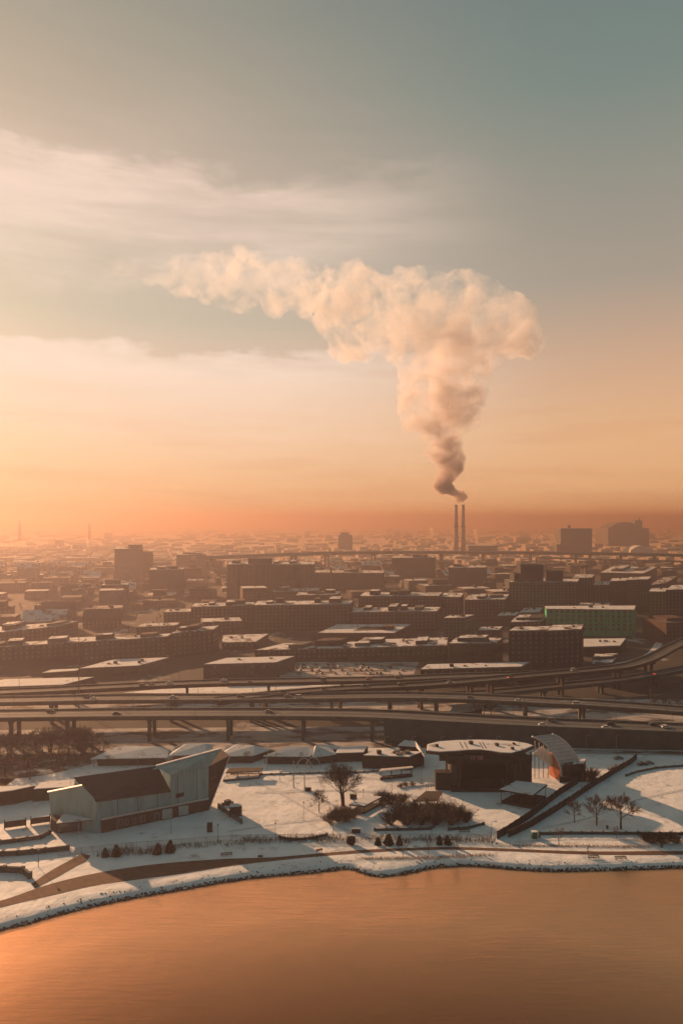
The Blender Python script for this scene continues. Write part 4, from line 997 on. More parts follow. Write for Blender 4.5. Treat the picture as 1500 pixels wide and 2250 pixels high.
v2, v2l, v2f = viaduct('viaduct', [(-400, 1552), (0, 1546), (250, 1541), (500, 1540), (750, 1537), (900, 1536), (1050, 1540), (1200, 1548), (1350, 1556), (1600, 1575)],
                       [13] * 6 + [12.5, 12, 11, 9], 15.0, 'second highway viaduct with pinkish sunlit surface behind the nearest one',
                       [(-60, (0.2, 0.8)), (120, (0.2, 0.8)), (385, (0.2, 0.8)), (552, (0.1, 0.5, 0.9)), (725, (0.1, 0.5, 0.9)), (852, (0.1, 0.5, 0.9)), (960, (0.1, 0.5, 0.9)), (1150, (0.1, 0.5, 0.9)), (1290, (0.2, 0.8))])
v3, v3l, v3f = viaduct('viaduct', [(480, 1544), (600, 1530), (750, 1518), (950, 1508), (1166, 1489), (1300, 1477), (1390, 1466), (1445, 1448), (1490, 1424), (1560, 1390)],
                       [12.5, 13, 14, 15, 15, 15, 15, 15, 15, 15], 11.0, 'dark curving highway ramp rising across the middle to the right edge',
                       [(590, (0.3, 0.7)), (750, (0.3, 0.7)), (933, (0.3, 0.7)), (1040, (0.3, 0.7)), (1096, (0.3, 0.7)), (1238, (0.3, 0.7)), (1365, (0.3, 0.7)), (1440, (0.3, 0.7))], road='asphalt', girder='brown_brick')
v4, v4l, v4f = viaduct('viaduct', [(-400, 1536), (0, 1526), (250, 1514), (450, 1505), (650, 1501), (850, 1497), (1000, 1491), (1200, 1484)],
                       [9, 9, 9, 9, 9, 9, 8, 5], 13.0, 'low dark highway deck along the snowy lot behind the ramps',
                       [(-50, (0.2, 0.8)), (150, (0.2, 0.8)), (420, (0.2, 0.8)), (590, (0.2, 0.8)), (748, (0.2, 0.8)), (900, (0.2, 0.8))], girder='dark_brick', road='bridge_road')
v5, v5l, v5f = viaduct('viaduct', [(960, 1532), (1100, 1524), (1240, 1510), (1360, 1498), (1450, 1484), (1600, 1455)], [5, 6, 7, 8, 9, 10], 10.0,
                       'dark low slip road with pale edge rail between the ramps at the right', [(1100, (0.3, 0.7)), (1200, (0.3, 0.7)), (1330, (0.3, 0.7)), (1450, (0.3, 0.7))], girder='dark_concrete', road='asphalt')
lamp_post(0, 0, 47.0, 'very tall high-mast light behind the viaducts at the left', None, 'mast', pos=P(174, 1562), r=0.35)
lamp_post(0, 0, 40.0, 'tall high-mast light rising beside the ramp at the middle', None, 'mast', pos=P(1096, 1570), r=0.3) if False else None
lamp_post(0, 0, 12.0, 'street light standing on the nearest viaduct in front of the dark car', None, 'arm', pos=PT(1352, 1610, 392), r=0.16)
lamp_post(0, 0, 9.0, 'red-lit short street light on the nearest viaduct right of the middle', None, 'arm', pos=PT(1127, 1594, 390), r=0.16)
for i, x in enumerate((1385, 1430, 1475)): lamp_post(0, 0, 10.0, 'street light in the row beyond the nearest viaduct at the right', 'street lights beyond the viaduct', 'arm', pos=P(x, 1560 + i * 6), r=0.14)
# small gabled shed under the ramps
ga = [P(985, 1568, 4), P(1040, 1562, 4), P(1058, 1556, 4), P(1000, 1560, 4)]
gs = thing('gabled_shed', (ga[0].x, ga[0].y, 0), 'small tan shed with pale sloping roof under the ramps', 'shed')
MB().prism(ga, -0.3, 4).build('wall', 'tan_brick', gs)
MB().solid([ga[0] - V(.5, .5, 0), ga[1] + V(.5, -.5, 0), ga[2] + V(0, 0, 3), ga[3] + V(0, 0, 3)], [p + V(0, 0, .35) for p in (ga[0] - V(.5, .5, 0), ga[1] + V(.5, -.5, 0), ga[2] + V(0, 0, 3), ga[3] + V(0, 0, 3))]).build('roof', 'panel_edge', gs)
for i, (x, y) in enumerate([(1045, 1572), (1062, 1570), (1078, 1572), (1440, 1560), (1465, 1562), (1490, 1560), (1380, 1568)]):
    tree('dark', x, y, 7.5, 'small dark bare tree under the highway ramps', 'small trees under the ramps', rz=i, wide=1.2)

# ------------------------------------------------------------------ cars
def car_proto(m, van=False):
    body = MB(); L_, W_ = (4.6, 1.8); pr_ = [(-2.3, .3), (2.3, .3), (2.3, .75), (1.35, .95), (-1.75, .98), (-2.3, .85)]
    body.solid([(x, -W_ / 2, z) for x, z in pr_], [(x, W_ / 2, z) for x, z in pr_])
    cb = [(-1.7, .97), (1.2, .94), (.55, 1.48), (-1.25, 1.5)] if not van else [(-2.25, .84), (1.5, .94), (1.1, 1.85), (-2.2, 1.9)]
    cab = MB().solid([(x, -.74, z) for x, z in cb], [(x, .74, z) for x, z in cb])
    roof = MB().solid([(cb[3][0] + .1, -.7, cb[3][1] - .01), (cb[2][0] - .1, -.7, cb[2][1] - .01), (cb[2][0] - .1, .7, cb[2][1] - .01), (cb[3][0] + .1, .7, cb[3][1] - .01)],
                      [(cb[3][0] + .1, -.7, cb[3][1] + .06), (cb[2][0] - .1, -.7, cb[2][1] + .06), (cb[2][0] - .1, .7, cb[2][1] + .06), (cb[3][0] + .1, .7, cb[3][1] + .06)])
    return body.mesh('car_body'), cab.mesh('car_cabin'), roof.mesh('car_roof')
_cb = [car_proto(None), car_proto(None, True)]
_wh = MB().tube([(0, -.11, 0), (0, .11, 0)], .33, 8).mesh('car_wheel'); _wh.materials.append(MATS['tyre'])
_lt = MB().box((0, 0, 0), .1, .42, .2).mesh('car_light')
CARM = {}
def car(pos, rz, paint, label, group, van=False, lights=None):
    t = thing('parked_car' if group and 'parked' in group else 'car', pos, label, 'car', group, rz); k = 1 if van else 0
    key = (k, paint)
    if key not in CARM:
        b, c, r_ = [m_.copy() for m_ in _cb[k]]; b.materials.append(MATS[paint]); c.materials.append(MATS['glass']); r_.materials.append(MATS[paint]); CARM[key] = (b, c, r_)
    b, c, r_ = CARM[key]
    mesh_ob('body', b, None, t); mesh_ob('cabin', c, None, t); mesh_ob('roof', r_, None, t)
    for x in (-1.45, 1.45):
        for y in (-.82, .82): o = mesh_ob('wheel', _wh, None, t); o.location = (x, y, .33)
    if lights:
        for y in (-.65, .65):
            o = mesh_ob('light', _lt.copy(), lights, t); o.location = ((-2.33 if lights == 'tail_light' else 2.33), y, .55)
def on_deck(ln, far, px, f):
    k = min(range(len(ln)), key=lambda i: abs(ln[i].x / ln[i].y * F + 750 - px)); k = min(max(k, 1), len(ln) - 2)
    p = ln[k].lerp(far[k], f); d = ln[k + 1] - ln[k - 1]; return V(p.x, p.y, p.z + 0.06), math.atan2(d.y, d.x)
for ln, far, px, f, paint, lb, van, lg in [
    (v1l, v1f, 1346, .55, 'dark_paint', 'dark van on the nearest viaduct beside the street light', True, None), (v1l, v1f, 1330, .2, 'white_paint', 'white car on the nearest viaduct below the dark van', False, None),
    (v1l, v1f, 1478, .6, 'grey_paint', 'grey car at the right end of the nearest viaduct', False, None), (v1l, v1f, 240, .35, 'dark_paint', 'dark car on the left part of the nearest viaduct', False, None),
    (v1l, v1f, 590, .6, 'grey_paint', 'grey car on the middle of the nearest viaduct', False, None),
    (v2l, v2f, 208, .3, 'white_paint', 'white car on the left part of the second viaduct', False, None), (v2l, v2f, 385, .5, 'white_paint', 'white car on the second viaduct left of its triple piers', False, None),
    (v2l, v2f, 515, .6, 'dark_paint', 'dark car on the middle of the second viaduct', False, None), (v2l, v2f, 655, .35, 'white_paint', 'white van on the middle of the second viaduct', True, None),
    (v3l, v3f, 988, .35, 'grey_paint', 'car with lit headlights on the dark curving ramp', False, 'head_light'), (v3l, v3f, 1131, .35, 'dark_paint', 'dark car with glowing tail lights on the curving ramp', False, 'tail_light'),
    (v5l, v5f, 1449, .35, 'red_paint', 'red car with glowing tail lights on the low slip road', False, 'tail_light'), (v4l, v4f, 330, .4, 'grey_paint', 'grey car on the low deck behind the white-roofed hall', False, None),
    (v4l, v4f, 378, .6, 'white_paint', 'white car on the low deck right of the grey one', False, None), (v4l, v4f, 812, .5, 'red_paint', 'red car on the low deck beside the snowy lot', False, None)]:
    p, a = on_deck(ln, far, px, f); car(p, a + (math.pi if lg == 'tail_light' else 0) * 0, paint, lb, None, van, lg)
rl = random.Random(12)
for (ln, far, x0_, x1_, st__, nm__) in [(v1l, v1f, -20, 1500, 150, 'nearest'), (v2l, v2f, 20, 1480, 130, 'second'), (v3l, v3f, 620, 1450, 110, 'curving'), (v4l, v4f, 40, 1100, 120, 'low')]:
    for x in range(x0_, x1_, st__):
        if nm__ == 'nearest' and 1080 < x < 1400: continue
        p, a = on_deck(ln, far, x + rl.uniform(-15, 15), .99 if rl.random() < .7 else .012); lamp_post(0, 0, 9.0, 'thin street light along the parapet of the %s highway deck' % nm__, 'street lights on the %s highway deck' % nm__, 'arm', pos=p, r=0.12, rz=a + 1.57)
    for k in range(5):
        p, a = on_deck(ln, far, rl.uniform(x0_, x1_), rl.choice((.22, .5, .76))); pt = rl.choice(['white_paint', 'grey_paint', 'dark_paint', 'blue_paint'])
        car(p, a, pt, '%s car driving on the %s highway deck' % ({'white_paint': 'white', 'grey_paint': 'grey', 'dark_paint': 'black', 'blue_paint': 'blue'}[pt], nm__), 'traffic on the %s highway deck, %s' % (nm__, pt.split('_')[0]), rl.random() < .3)
rc_ = random.Random(9); paints = ['white_paint', 'grey_paint', 'dark_paint', 'blue_paint', 'red_paint']
pn = {'white_paint': 'white', 'grey_paint': 'grey', 'dark_paint': 'black', 'blue_paint': 'blue', 'red_paint': 'red'}
for row, y in enumerate((1462, 1468, 1474, 1481)):
    for x in range(655, 900, 13):
        if rc_.random() < 0.33: continue
        pt = rc_.choices(paints, (4, 3, 3, 1, 1))[0]
        car(P(x + rc_.uniform(-2, 2) - row * 4, y) + V(0, 0, 0.06), 0.35 + rc_.choice((0, math.pi)) + 1.57, pt, '%s car parked in the snowy lot behind the ramps' % pn[pt], 'cars parked in the snowy lot, %s' % pn[pt], rc_.random() < 0.15)
for i, (x, y) in enumerate([(1352, 1690), (1362, 1686), (1345, 1693), (1358, 1668), (1410, 1681), (1425, 1679)]):
    car(P(x, y) + V(0, 0, 0.05), 0.2, ['dark_paint', 'grey_paint'][i % 2], '%s snow-dusted car parked beside the meadow fence' % ('black', 'grey')[i % 2], 'cars parked beside the meadow fence, %s' % ('black', 'grey')[i % 2])

# ------------------------------------------------------------------ small park furniture, people
def bench(px, py, lb, rz=0.0, grp=None):
    p = P(px, py); t = thing('park_bench', V(p.x, p.y, gh(p.x, p.y)), lb, 'bench', grp, rz)
    for y, z in ((-.3, .45), (-.1, .46), (.1, .45)): mesh_ob('seat_slat', MB().box((0, y, z), 4.2, .17, .06).mesh('slat'), 'wood', t)
    for z in (.65, .88): mesh_ob('back_slat', MB().box((0, .28, z), 4.2, .06, .16).mesh('slat'), 'wood', t)
    for x in (-1.8, 0, 1.8): mesh_ob('leg', MB().box((x, 0, -.1), .12, .55, .56).mesh('leg'), 'steel', t)
bench(1363, 1888, 'right wooden bench on the snow between path and water', 0.02); bench(1303, 1886, 'left wooden bench on the snow between path and water', 0.1)
bench(498, 1880, 'wooden bench in the snow beside the path below the forecourt', 0.2); bench(1020, 1800 + 28, 'wooden bench behind the low wall at the thicket', 0.1)
p = P(1173, 1841); t = thing('green_box', (p.x, p.y, gh(p.x, p.y)), 'green utility box with snow on its lid at the end of the meadow wall', 'utility box')
mesh_ob('body', MB().box((0, 0, 0), 2.0, 1.6, 2.4).mesh('b'), 'green_box', t); mesh_ob('lid', MB().box((0, 0, 2.4), 2.2, 1.8, .2).mesh('b'), 'roof_snow_clean', t); mesh_ob('door', MB().box((0, -.82, .3), 1.5, .06, 1.8).mesh('b'), 'green_box', t)
for x, y, lb in [(1184, 1840, 'small dark litter bin right of the green utility box'), (1333, 1821, 'small dark litter bin left of the largest meadow tree'), (1452, 1862, 'small dark litter bin beside the path at the right edge')]:
    p = P(x, y); t = thing('litter_bin', (p.x, p.y, gh(p.x, p.y)), lb, 'bin')
    mesh_ob('body', MB().tube([(0, 0, 0), (0, 0, 1.1)], [.42, .48], 8).mesh('bin'), 'steel', t); mesh_ob('lid', MB().tube([(0, 0, 1.1), (0, 0, 1.3)], [.52, .3], 8).mesh('lid'), 'dark_paint', t)
p = P(701, 1884); t = thing('path_sign', (p.x, p.y, gh(p.x, p.y)), 'salmon pink slanted sign board on posts beside the lakeside path', 'sign')
mesh_ob('board', MB().plate([(-1.1, 0, 2.1), (1.2, 0, 2.6), (1.2, .1, 3.4), (-1.1, .1, 2.9)], .08).mesh('board'), 'salmon', t)
for x in (-.9, .9): mesh_ob('post', MB().tube([(x, .05, -.1), (x, .05, 2.7)], .09, 5).mesh('post'), 'dark_wood', t)

def person(px, py, lb, rz=0.0, stride=0.28, m='coat'):
    p = P(px, py); t = thing('person', V(p.x, p.y, gh(p.x, p.y) + 0.08), lb, 'person', None, rz)
    J = {'pel': (0, 0, .95), 'wst': (0, .01, 1.12), 'chs': (0, .02, 1.35), 'nck': (0, .03, 1.50), 'hd': (0, .05, 1.60), 'top': (0, .05, 1.72),
         'hl': (-.10, 0, .90), 'kl': (-.11, stride * .55, .50), 'al': (-.11, stride * .6, .09), 'fl': (-.11, stride * .6 + .16, .05),
         'hr': (.10, 0, .90), 'kr': (.11, -stride * .15, .50), 'ar': (.11, -stride, .13), 'fr': (.11, -stride + .15, .05),
         'sl': (-.19, .02, 1.42), 'el': (-.25, -.10, 1.14), 'wl': (-.24, .02, .92), 'dl': (-.23, .06, .83),
         'sr': (.19, .02, 1.42), 'er': (.25, .06, 1.14), 'wr': (.24, .20, .95), 'dr': (.23, .24, .87)}
    rad = dict(pel=.15, wst=.14, chs=.16, nck=.065, hd=.105, top=.09, hl=.10, kl=.07, al=.05, fl=.045, hr=.10, kr=.07, ar=.05, fr=.045, sl=.08, el=.055, wl=.045, dl=.04, sr=.08, er=.055, wr=.045, dr=.04)
    E = [('pel', 'wst'), ('wst', 'chs'), ('chs', 'nck'), ('nck', 'hd'), ('hd', 'top'), ('pel', 'hl'), ('hl', 'kl'), ('kl', 'al'), ('al', 'fl'), ('pel', 'hr'), ('hr', 'kr'), ('kr', 'ar'), ('ar', 'fr'),
         ('chs', 'sl'), ('sl', 'el'), ('el', 'wl'), ('wl', 'dl'), ('chs', 'sr'), ('sr', 'er'), ('er', 'wr'), ('wr', 'dr')]
    ks = list(J); me = bpy.data.meshes.new('person_body'); me.from_pydata([J[k] for k in ks], [(ks.index(a), ks.index(b)) for a, b in E], []); me.update()
    o = mesh_ob('body', me, m, t); md = o.modifiers.new('skin', 'SKIN'); sv = me.skin_vertices[0].data
    for i, k in enumerate(ks): sv[i].radius = (rad[k], rad[k]); sv[i].use_root = (k == 'pel')
    s2 = o.modifiers.new('sub', 'SUBSURF'); s2.levels = 1; s2.render_levels = 1
    f = mesh_ob('face', MB().tube([(0, .10, 1.55), (0, .145, 1.60), (0, .13, 1.66)], [.05, .075, .05], 8).mesh('face'), 'skin', t)
    mesh_ob('hat', MB().tube([(0, .04, 1.66), (0, .04, 1.73), (0, .04, 1.77)], [.12, .11, .05], 8).mesh('hat'), 'dark_paint', t)
    return t
person(1290, 1872, 'person in dark clothes walking along the lakeside path near the benches', rz=-1.4)
person(1080, 1858, 'person in dark clothes walking on the snow near the fence end', rz=-0.7)
def dog(px, py, lb, rz):
    p = P(px, py); t = thing('dog', V(p.x, p.y, gh(p.x, p.y) + 0.05), lb, 'dog', None, rz)
    J = [(0, 0, .52), (.32, 0, .54), (-.34, 0, .52), (.48, 0, .72), (.62, 0, .76), (-.55, 0, .62), (.30, .1, .30), (.30, .1, .03), (.30, -.1, .30), (.34, -.1, .03), (-.30, .1, .34), (-.42, .1, .18), (-.38, .1, .03), (-.30, -.1, .34), (-.42, -.1, .18), (-.38, -.1, .03), (.80, 0, .72)]
    rd = [.13, .15, .12, .09, .09, .03, .06, .035, .06, .035, .07, .04, .035, .07, .04, .035, .045]
    E = [(0, 1), (0, 2), (1, 3), (3, 4), (4, 16), (2, 5), (1, 6), (6, 7), (1, 8), (8, 9), (2, 10), (10, 11), (11, 12), (2, 13), (13, 14), (14, 15)]
    me = bpy.data.meshes.new('dog_body'); me.from_pydata(J, E, []); me.update(); o = mesh_ob('body', me, 'coat', t); o.modifiers.new('skin', 'SKIN')
    for i, r_ in enumerate(rd): me.skin_vertices[0].data[i].radius = (r_, r_); me.skin_vertices[0].data[i].use_root = (i == 0)
    s2 = o.modifiers.new('sub', 'SUBSURF'); s2.levels = 1; s2.render_levels = 1
dog(1091, 1856, 'small dark dog on the snow beside the person near the fence end', 0.4)

# ------------------------------------------------------------------ the city
W1 = dict(storey=3.8, bay=4.2, w_=1.6, hgt=1.9)
QB = quad_building
QB('warehouse', [(-70, 1512), (140, 1505), (207, 1488), (10, 1493)], 1523, 'low hall with brightly sunlit white roof at the left edge behind the viaducts', wall='tan_brick', roofm='roof_snow_clean')
QB('warehouse', [(175, 1469), (305, 1463), (372, 1445), (250, 1449)], 1488, 'white-roofed hall with pale side wall behind the tall high-mast light', wall='tan_brick', roofm='roof_snow_clean')
QB('annex', [(92, 1479), (168, 1474), (185, 1469), (112, 1472)], 1488, 'small flat annex at the left end of the white-roofed hall', wall='brown_brick', roofm='roof_snow_clean')
QB('warehouse', [(447, 1460), (606, 1456), (648, 1442), (498, 1446)], 1492, 'pale warehouse with white roof left of the parking lot', wall='tan_brick', roofm='roof_snow_clean', units=2, win=dict(storey=4.5, bay=9, w_=2.0, hgt=2.0, margin=4))
QB('factory', [(560, 1429), (765, 1424), (800, 1410), (622, 1414)], 1455, 'left half of the long brown factory with sunlit roof behind the parking lot', wall='brown_brick', units=5, win=W1)
QB('factory', [(766, 1424), (982, 1418), (984, 1401), (796, 1406)], 1455, 'right half of the long brown factory with sunlit roof and pipes', wall='brown_brick', units=8, win=W1)
tt, rg, zc_ = QB('courtyard_building', [(698, 1391), (866, 1391), (902, 1372), (740, 1372)], 1412, 'flat-roofed dark building with sunken roof court in the middle of the city', wall='dark_brick', roofm='roof_snow_clean', units=2)
q = [P(775, 1386, zc_ + .3), P(852, 1384, zc_ + .3), P(868, 1376, zc_ + .3), P(795, 1377, zc_ + .3)]
MB().prism(q, zc_ + 0.1, zc_ + 0.34).build('roof_court', 'dark_brick', tt)
MB().prism([P(840, 1385, zc_), P(862, 1385, zc_), P(866, 1381, zc_), P(846, 1381, zc_)], zc_, zc_ + 4).build('roof_hut', 'red_brick', tt)
QB('low_building', [(487, 1412), (562, 1411), (590, 1393), (490, 1396)], 1428, 'low dark building with patchy pale roof left of the long factory', wall='dark_brick', units=2, win=W1)
QB('low_hall', [(923, 1471), (1145, 1465), (1163, 1455), (938, 1460)], 1496, 'long low hall with thin white roof right of the parking lot', wall='brown_brick', roofm='roof_snow_clean', units=3, win=dict(storey=4, bay=6, w_=1.6, hgt=1.6))
QB('brick_building', [(985, 1414), (1090, 1413), (1104, 1402), (1000, 1402)], 1466, 'brown brick block with cluttered snowy roof beside the dark tower block', wall='brown_brick', units=9, win=dict(storey=3.8, bay=3.8, w_=1.6, hgt=1.9, joined=False))
QB('brick_building', [(1048, 1385), (1096, 1384), (1104, 1377), (1056, 1378)], 1408, 'small reddish block with clean snowy roof behind the brown brick block', wall='red_brick', roofm='roof_snow_clean', win=W1)
QB('apartment_block', [(974, 1358), (1022, 1357), (1041, 1351), (986, 1352)], 1408, 'grey apartment block with rows of small windows left of the dark tower block', wall='grey_wall', win=dict(storey=3.2, bay=3.6, w_=1.5, hgt=1.7, joined=False))
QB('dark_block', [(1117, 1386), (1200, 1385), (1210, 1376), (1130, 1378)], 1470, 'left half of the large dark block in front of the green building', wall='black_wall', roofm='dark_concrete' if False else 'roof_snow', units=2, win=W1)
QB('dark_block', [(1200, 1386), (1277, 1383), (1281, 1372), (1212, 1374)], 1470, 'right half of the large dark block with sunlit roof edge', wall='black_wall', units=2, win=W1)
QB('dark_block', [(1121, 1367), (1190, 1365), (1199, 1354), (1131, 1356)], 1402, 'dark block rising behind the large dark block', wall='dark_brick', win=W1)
QB('low_building', [(1092, 1353), (1132, 1352), (1141, 1345), (1100, 1346)], 1376, 'low block with glowing sunlit roof left of the green building', wall='brown_brick', roofm='roof_snow_clean')
QB('low_building', [(1140, 1346), (1184, 1345), (1192, 1335), (1152, 1336)], 1368, 'low block with pinkish snowy roof touching the green building', wall='brown_brick', roofm='roof_snow_clean')
# tall dark office pair
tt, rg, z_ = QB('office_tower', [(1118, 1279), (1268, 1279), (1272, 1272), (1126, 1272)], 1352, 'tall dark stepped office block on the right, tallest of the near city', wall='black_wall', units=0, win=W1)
dd = rg[0].y
def step(x0, x1, yt, depth, m, nm, yo=3.0):
    a = PT(x0, yt, dd + yo); b = PT(x1, yt, dd + yo); MB().prism([a, b, b + V(0, depth, 0), a + V(0, depth, 0)], z_ - 0.1, a.z).build(nm, m, tt); return a, b
a, b = step(1143, 1193, 1240, 22, 'black_wall', 'upper_storeys')
step(1129, 1152, 1260, 26, 'black_wall', 'shoulder_storeys', 1.5)
a, b = step(1204, 1236, 1254, 14, 'dark_brick', 'tank_house', 6)
MB().tube([PT(1180, 1243, dd + 8), PT(1180, 1233, dd + 8)], 0.3, 5).build('antenna', 'steel', tt)
# green building
tt, rg, z_ = QB('green_building', [(1200, 1338), (1393, 1340), (1396, 1331), (1196, 1332)], 1396, 'bright green building with rows of dark windows and snowy roof', wall='green_paint', roofm='roof_snow_clean', units=3,
                win=dict(storey=4.4, bay=5.4, w_=2.6, hgt=2.6, joined=False, margin=1.5))
a, b = rg[0], rg[1]
for f in (0.20, 0.46, 0.69, 0.93):
    p = a.lerp(b, f); MB().box((p.x, p.y - 0.2, -0.3), 1.3, 0.7, z_ + 0.2).build('pilaster', 'green_paint', tt)
# others at the right
QB('low_building', [(1279, 1422), (1362, 1419), (1374, 1403), (1280, 1404)], 1442, 'low block with pale flat roof in front of the green building', wall='dark_brick', roofm='roof_snow_clean', units=3)
QB('low_building', [(1302, 1444), (1346, 1442), (1358, 1436), (1306, 1437)], 1457, 'tiny dark block with sunlit roof below the pale flat roof', wall='red_brick')
QB('low_building', [(1299, 1458), (1342, 1457), (1356, 1444), (1303, 1446)], 1465, 'tiny white-roofed shed beside the curving ramp', wall='dark_brick')
QB('office_tower', [(1462, 1296), (1545, 1294), (1548, 1285), (1474, 1286)], 1385, 'dark tower with orange sunlit roof edge at the right edge', wall='black_wall', win=W1)
for r_, by, lb, m in [([(1258, 1270), (1300, 1269), (1306, 1262), (1264, 1263)], 1336, 'dark brown block directly right of the stepped office tower', 'dark_brick'),
                      ([(1302, 1285), (1338, 1285), (1344, 1278), (1308, 1278)], 1336, 'brown mid-rise second to the right of the stepped tower', 'brown_brick'),
                      ([(1338, 1277), (1374, 1276), (1380, 1270), (1344, 1271)], 1340, 'brown mid-rise third to the right of the stepped tower', 'brown_brick'),
                      ([(1376, 1274), (1424, 1273), (1430, 1267), (1382, 1268)], 1346, 'dark mid-rise above the right end of the green building', 'dark_brick'),
                      ([(1424, 1300), (1460, 1300), (1466, 1292), (1430, 1292)], 1360, 'brownish block between dark mid-rise and right edge tower', 'brown_brick')]:
    QB('mid_rise', r_, by, lb, wall=m, win=W1, units=1)
QB('large_hall', [(1318, 1258), (1412, 1260), (1442, 1246), (1345, 1245)], 1290, 'large hall with wide pink snowy roof in front of the far bridge', wall='brown_brick', roofm='roof_snow_clean')
QB('sloped_hall', [(1426, 1286), (1462, 1281), (1487, 1266), (1455, 1269)], 1322, 'grey-roofed hall at the right edge below the far bridge', wall='dark_brick', roofm='lot_snow')
QB('low_building', [(1268, 1333), (1338, 1331), (1344, 1324), (1274, 1325)], 1348, 'low block with thin snowy roof behind the green building', wall='dark_brick')
# mid-city
tt, rg, z_ = QB('apartment_slab', [(498, 1240), (690, 1240), (692, 1235), (505, 1235)], 1316, 'broad hazy apartment slab with rows of balconies', wall='tan_brick', roofm='roof_snow', win=dict(storey=3.1, bay=6.5, w_=3.6, hgt=1.5, joined=False, maxrows=8))
dd = rg[0].y; a = PT(545, 1227, dd + 4); b = PT(597, 1228, dd + 4); MB().prism([a, b, b + V(0, 12, 0), a + V(0, 12, 0)], z_ - .1, a.z).build('penthouse', 'tan_brick', tt)
for x in (522, 560, 612, 648):
    a = PT(x, 1240, dd - .8); b = PT(x + 12, 1240, dd - .8); MB().prism([a, b, b + V(0, 2, 0), a + V(0, 2, 0)], -.3, z_ - .4).build('bay', 'brown_brick', tt)
QB('long_block', [(690, 1258), (842, 1259), (845, 1254), (694, 1253)], 1296, 'long dark hazy block right of the broad apartment slab', wall='brown_brick', win=W1)
p = P(727, 1302); ch = thing('small_chimney', (p.x, p.y, 0), 'single brick factory chimney in front of the long hazy block', 'chimney')
zt = H - (1248 - Y0) * p.y / F; MB().tube([p, p + V(0, 0, zt * .96)], [2.2, 1.6], 10).build('shaft', 'red_brick', ch); MB().tube([p + V(0, 0, zt * .95), p + V(0, 0, zt)], [1.9, 1.9], 10).build('cap', 'dark_brick', ch)
tt, rg, z_ = QB('hazy_tower', [(252, 1206), (313, 1206), (314, 1203), (254, 1203)], 1275, 'tall hazy tower block with stepped top at the left', wall='brown_brick', win=W1)
dd = rg[0].y; a = PT(282, 1197, dd + 3); b = PT(309, 1197, dd + 3); MB().prism([a, b, b + V(0, 14, 0), a + V(0, 14, 0)], z_ - .1, a.z).build('penthouse', 'brown_brick', tt)
a = PT(313.5, 1212, dd + 2); b = PT(331, 1213, dd + 2); MB().prism([a, b, b + V(0, 20, 0), a + V(0, 20, 0)], -.3, a.z).build('lower_wing', 'brown_brick', tt)
QB('mid_rise', [(328, 1252), (403, 1251), (406, 1248), (332, 1248)], 1308, 'plain hazy mid-rise to the right of the stepped hazy tower', wall='brown_brick', win=W1)
QB('mid_rise', [(388, 1219), (452, 1218), (454, 1215), (392, 1215)], 1262, 'pale hazy block behind the plain mid-rise', wall='grey_wall', win=W1)
QB('mid_rise', [(860, 1226), (955, 1225), (957, 1222), (863, 1222)], 1274, 'wide reddish hazy block under the far bridge left of the chimneys', wall='red_brick', win=W1)
QB('mid_rise', [(985, 1247), (1066, 1247), (1069, 1243), (989, 1243)], 1292, 'wide hazy brown block under the far bridge right of the chimneys', wall='brown_brick', win=W1)
for r_, by, lb, m in [([(788, 1310), (965, 1309), (972, 1302), (800, 1302)], 1366, 'broad dark brick block in the middle of the city', 'dark_brick'),
                      ([(968, 1312), (1012, 1312), (1018, 1303), (974, 1303)], 1362, 'dark block with a light corner right of the broad dark block', 'brown_brick'),
                      ([(1020, 1318), (1110, 1317), (1118, 1306), (1030, 1307)], 1366, 'dark block with snowy roof patches left of the stepped office tower', 'dark_brick'),
                      ([(556, 1330), (770, 1327), (776, 1320), (566, 1321)], 1388, 'broad brown block below the apartment slab', 'brown_brick'),
                      ([(598, 1300), (700, 1298), (706, 1292), (606, 1293)], 1328, 'brown brick block directly below the apartment slab', 'red_brick'),
                      ([(650, 1300 + 8), (742, 1306), (748, 1300), (656, 1301)], 1340, 'low brown block in front of the single chimney', 'brown_brick'),
                      ([(420, 1334), (556, 1330), (560, 1324), (428, 1326)], 1380, 'wide dark block left of the broad brown block', 'dark_brick'),
                      ([(770, 1345), (960, 1343), (968, 1334), (780, 1336)], 1388, 'lower dark block in front of the broad dark brick block', 'dark_brick')]:
    QB('city_block', r_, by, lb, wall=m, win=W1, units=3)
for r_, by, lb, m in [([(-40, 1394), (128, 1376), (172, 1365), (-10, 1378)], 1424, 'upper long dark block with sunlit sloping roofline at the left edge', 'dark_brick'),
                      ([(-40, 1424), (180, 1411), (190, 1404), (-30, 1415)], 1464, 'left half of the long dark terrace with sunlit roof strip', 'dark_brick'),
                      ([(181, 1411), (368, 1399), (378, 1392), (192, 1404)], 1456, 'right half of the long dark terrace with sunlit roof strip', 'brown_brick'),
                      ([(376, 1392), (468, 1384), (482, 1375), (394, 1382)], 1446, 'dark corner block at the right end of the long terrace', 'dark_brick'),
                      ([(300, 1378), (388, 1374), (396, 1368), (312, 1371)], 1396, 'dark block with grey roof behind the corner block', 'dark_brick'),
                      ([(76, 1330), (92, 1330), (93, 1326), (78, 1326)], 1352, 'narrow dark tower-like block rising among the left rooftops', 'brown_brick'),
                      ([(360, 1345), (420, 1344), (426, 1338), (368, 1339)], 1374, 'dark block with one thin bright roof left of the middle', 'brown_brick')]:
    QB('city_block', r_, by, lb, wall=m, win=W1, units=4)

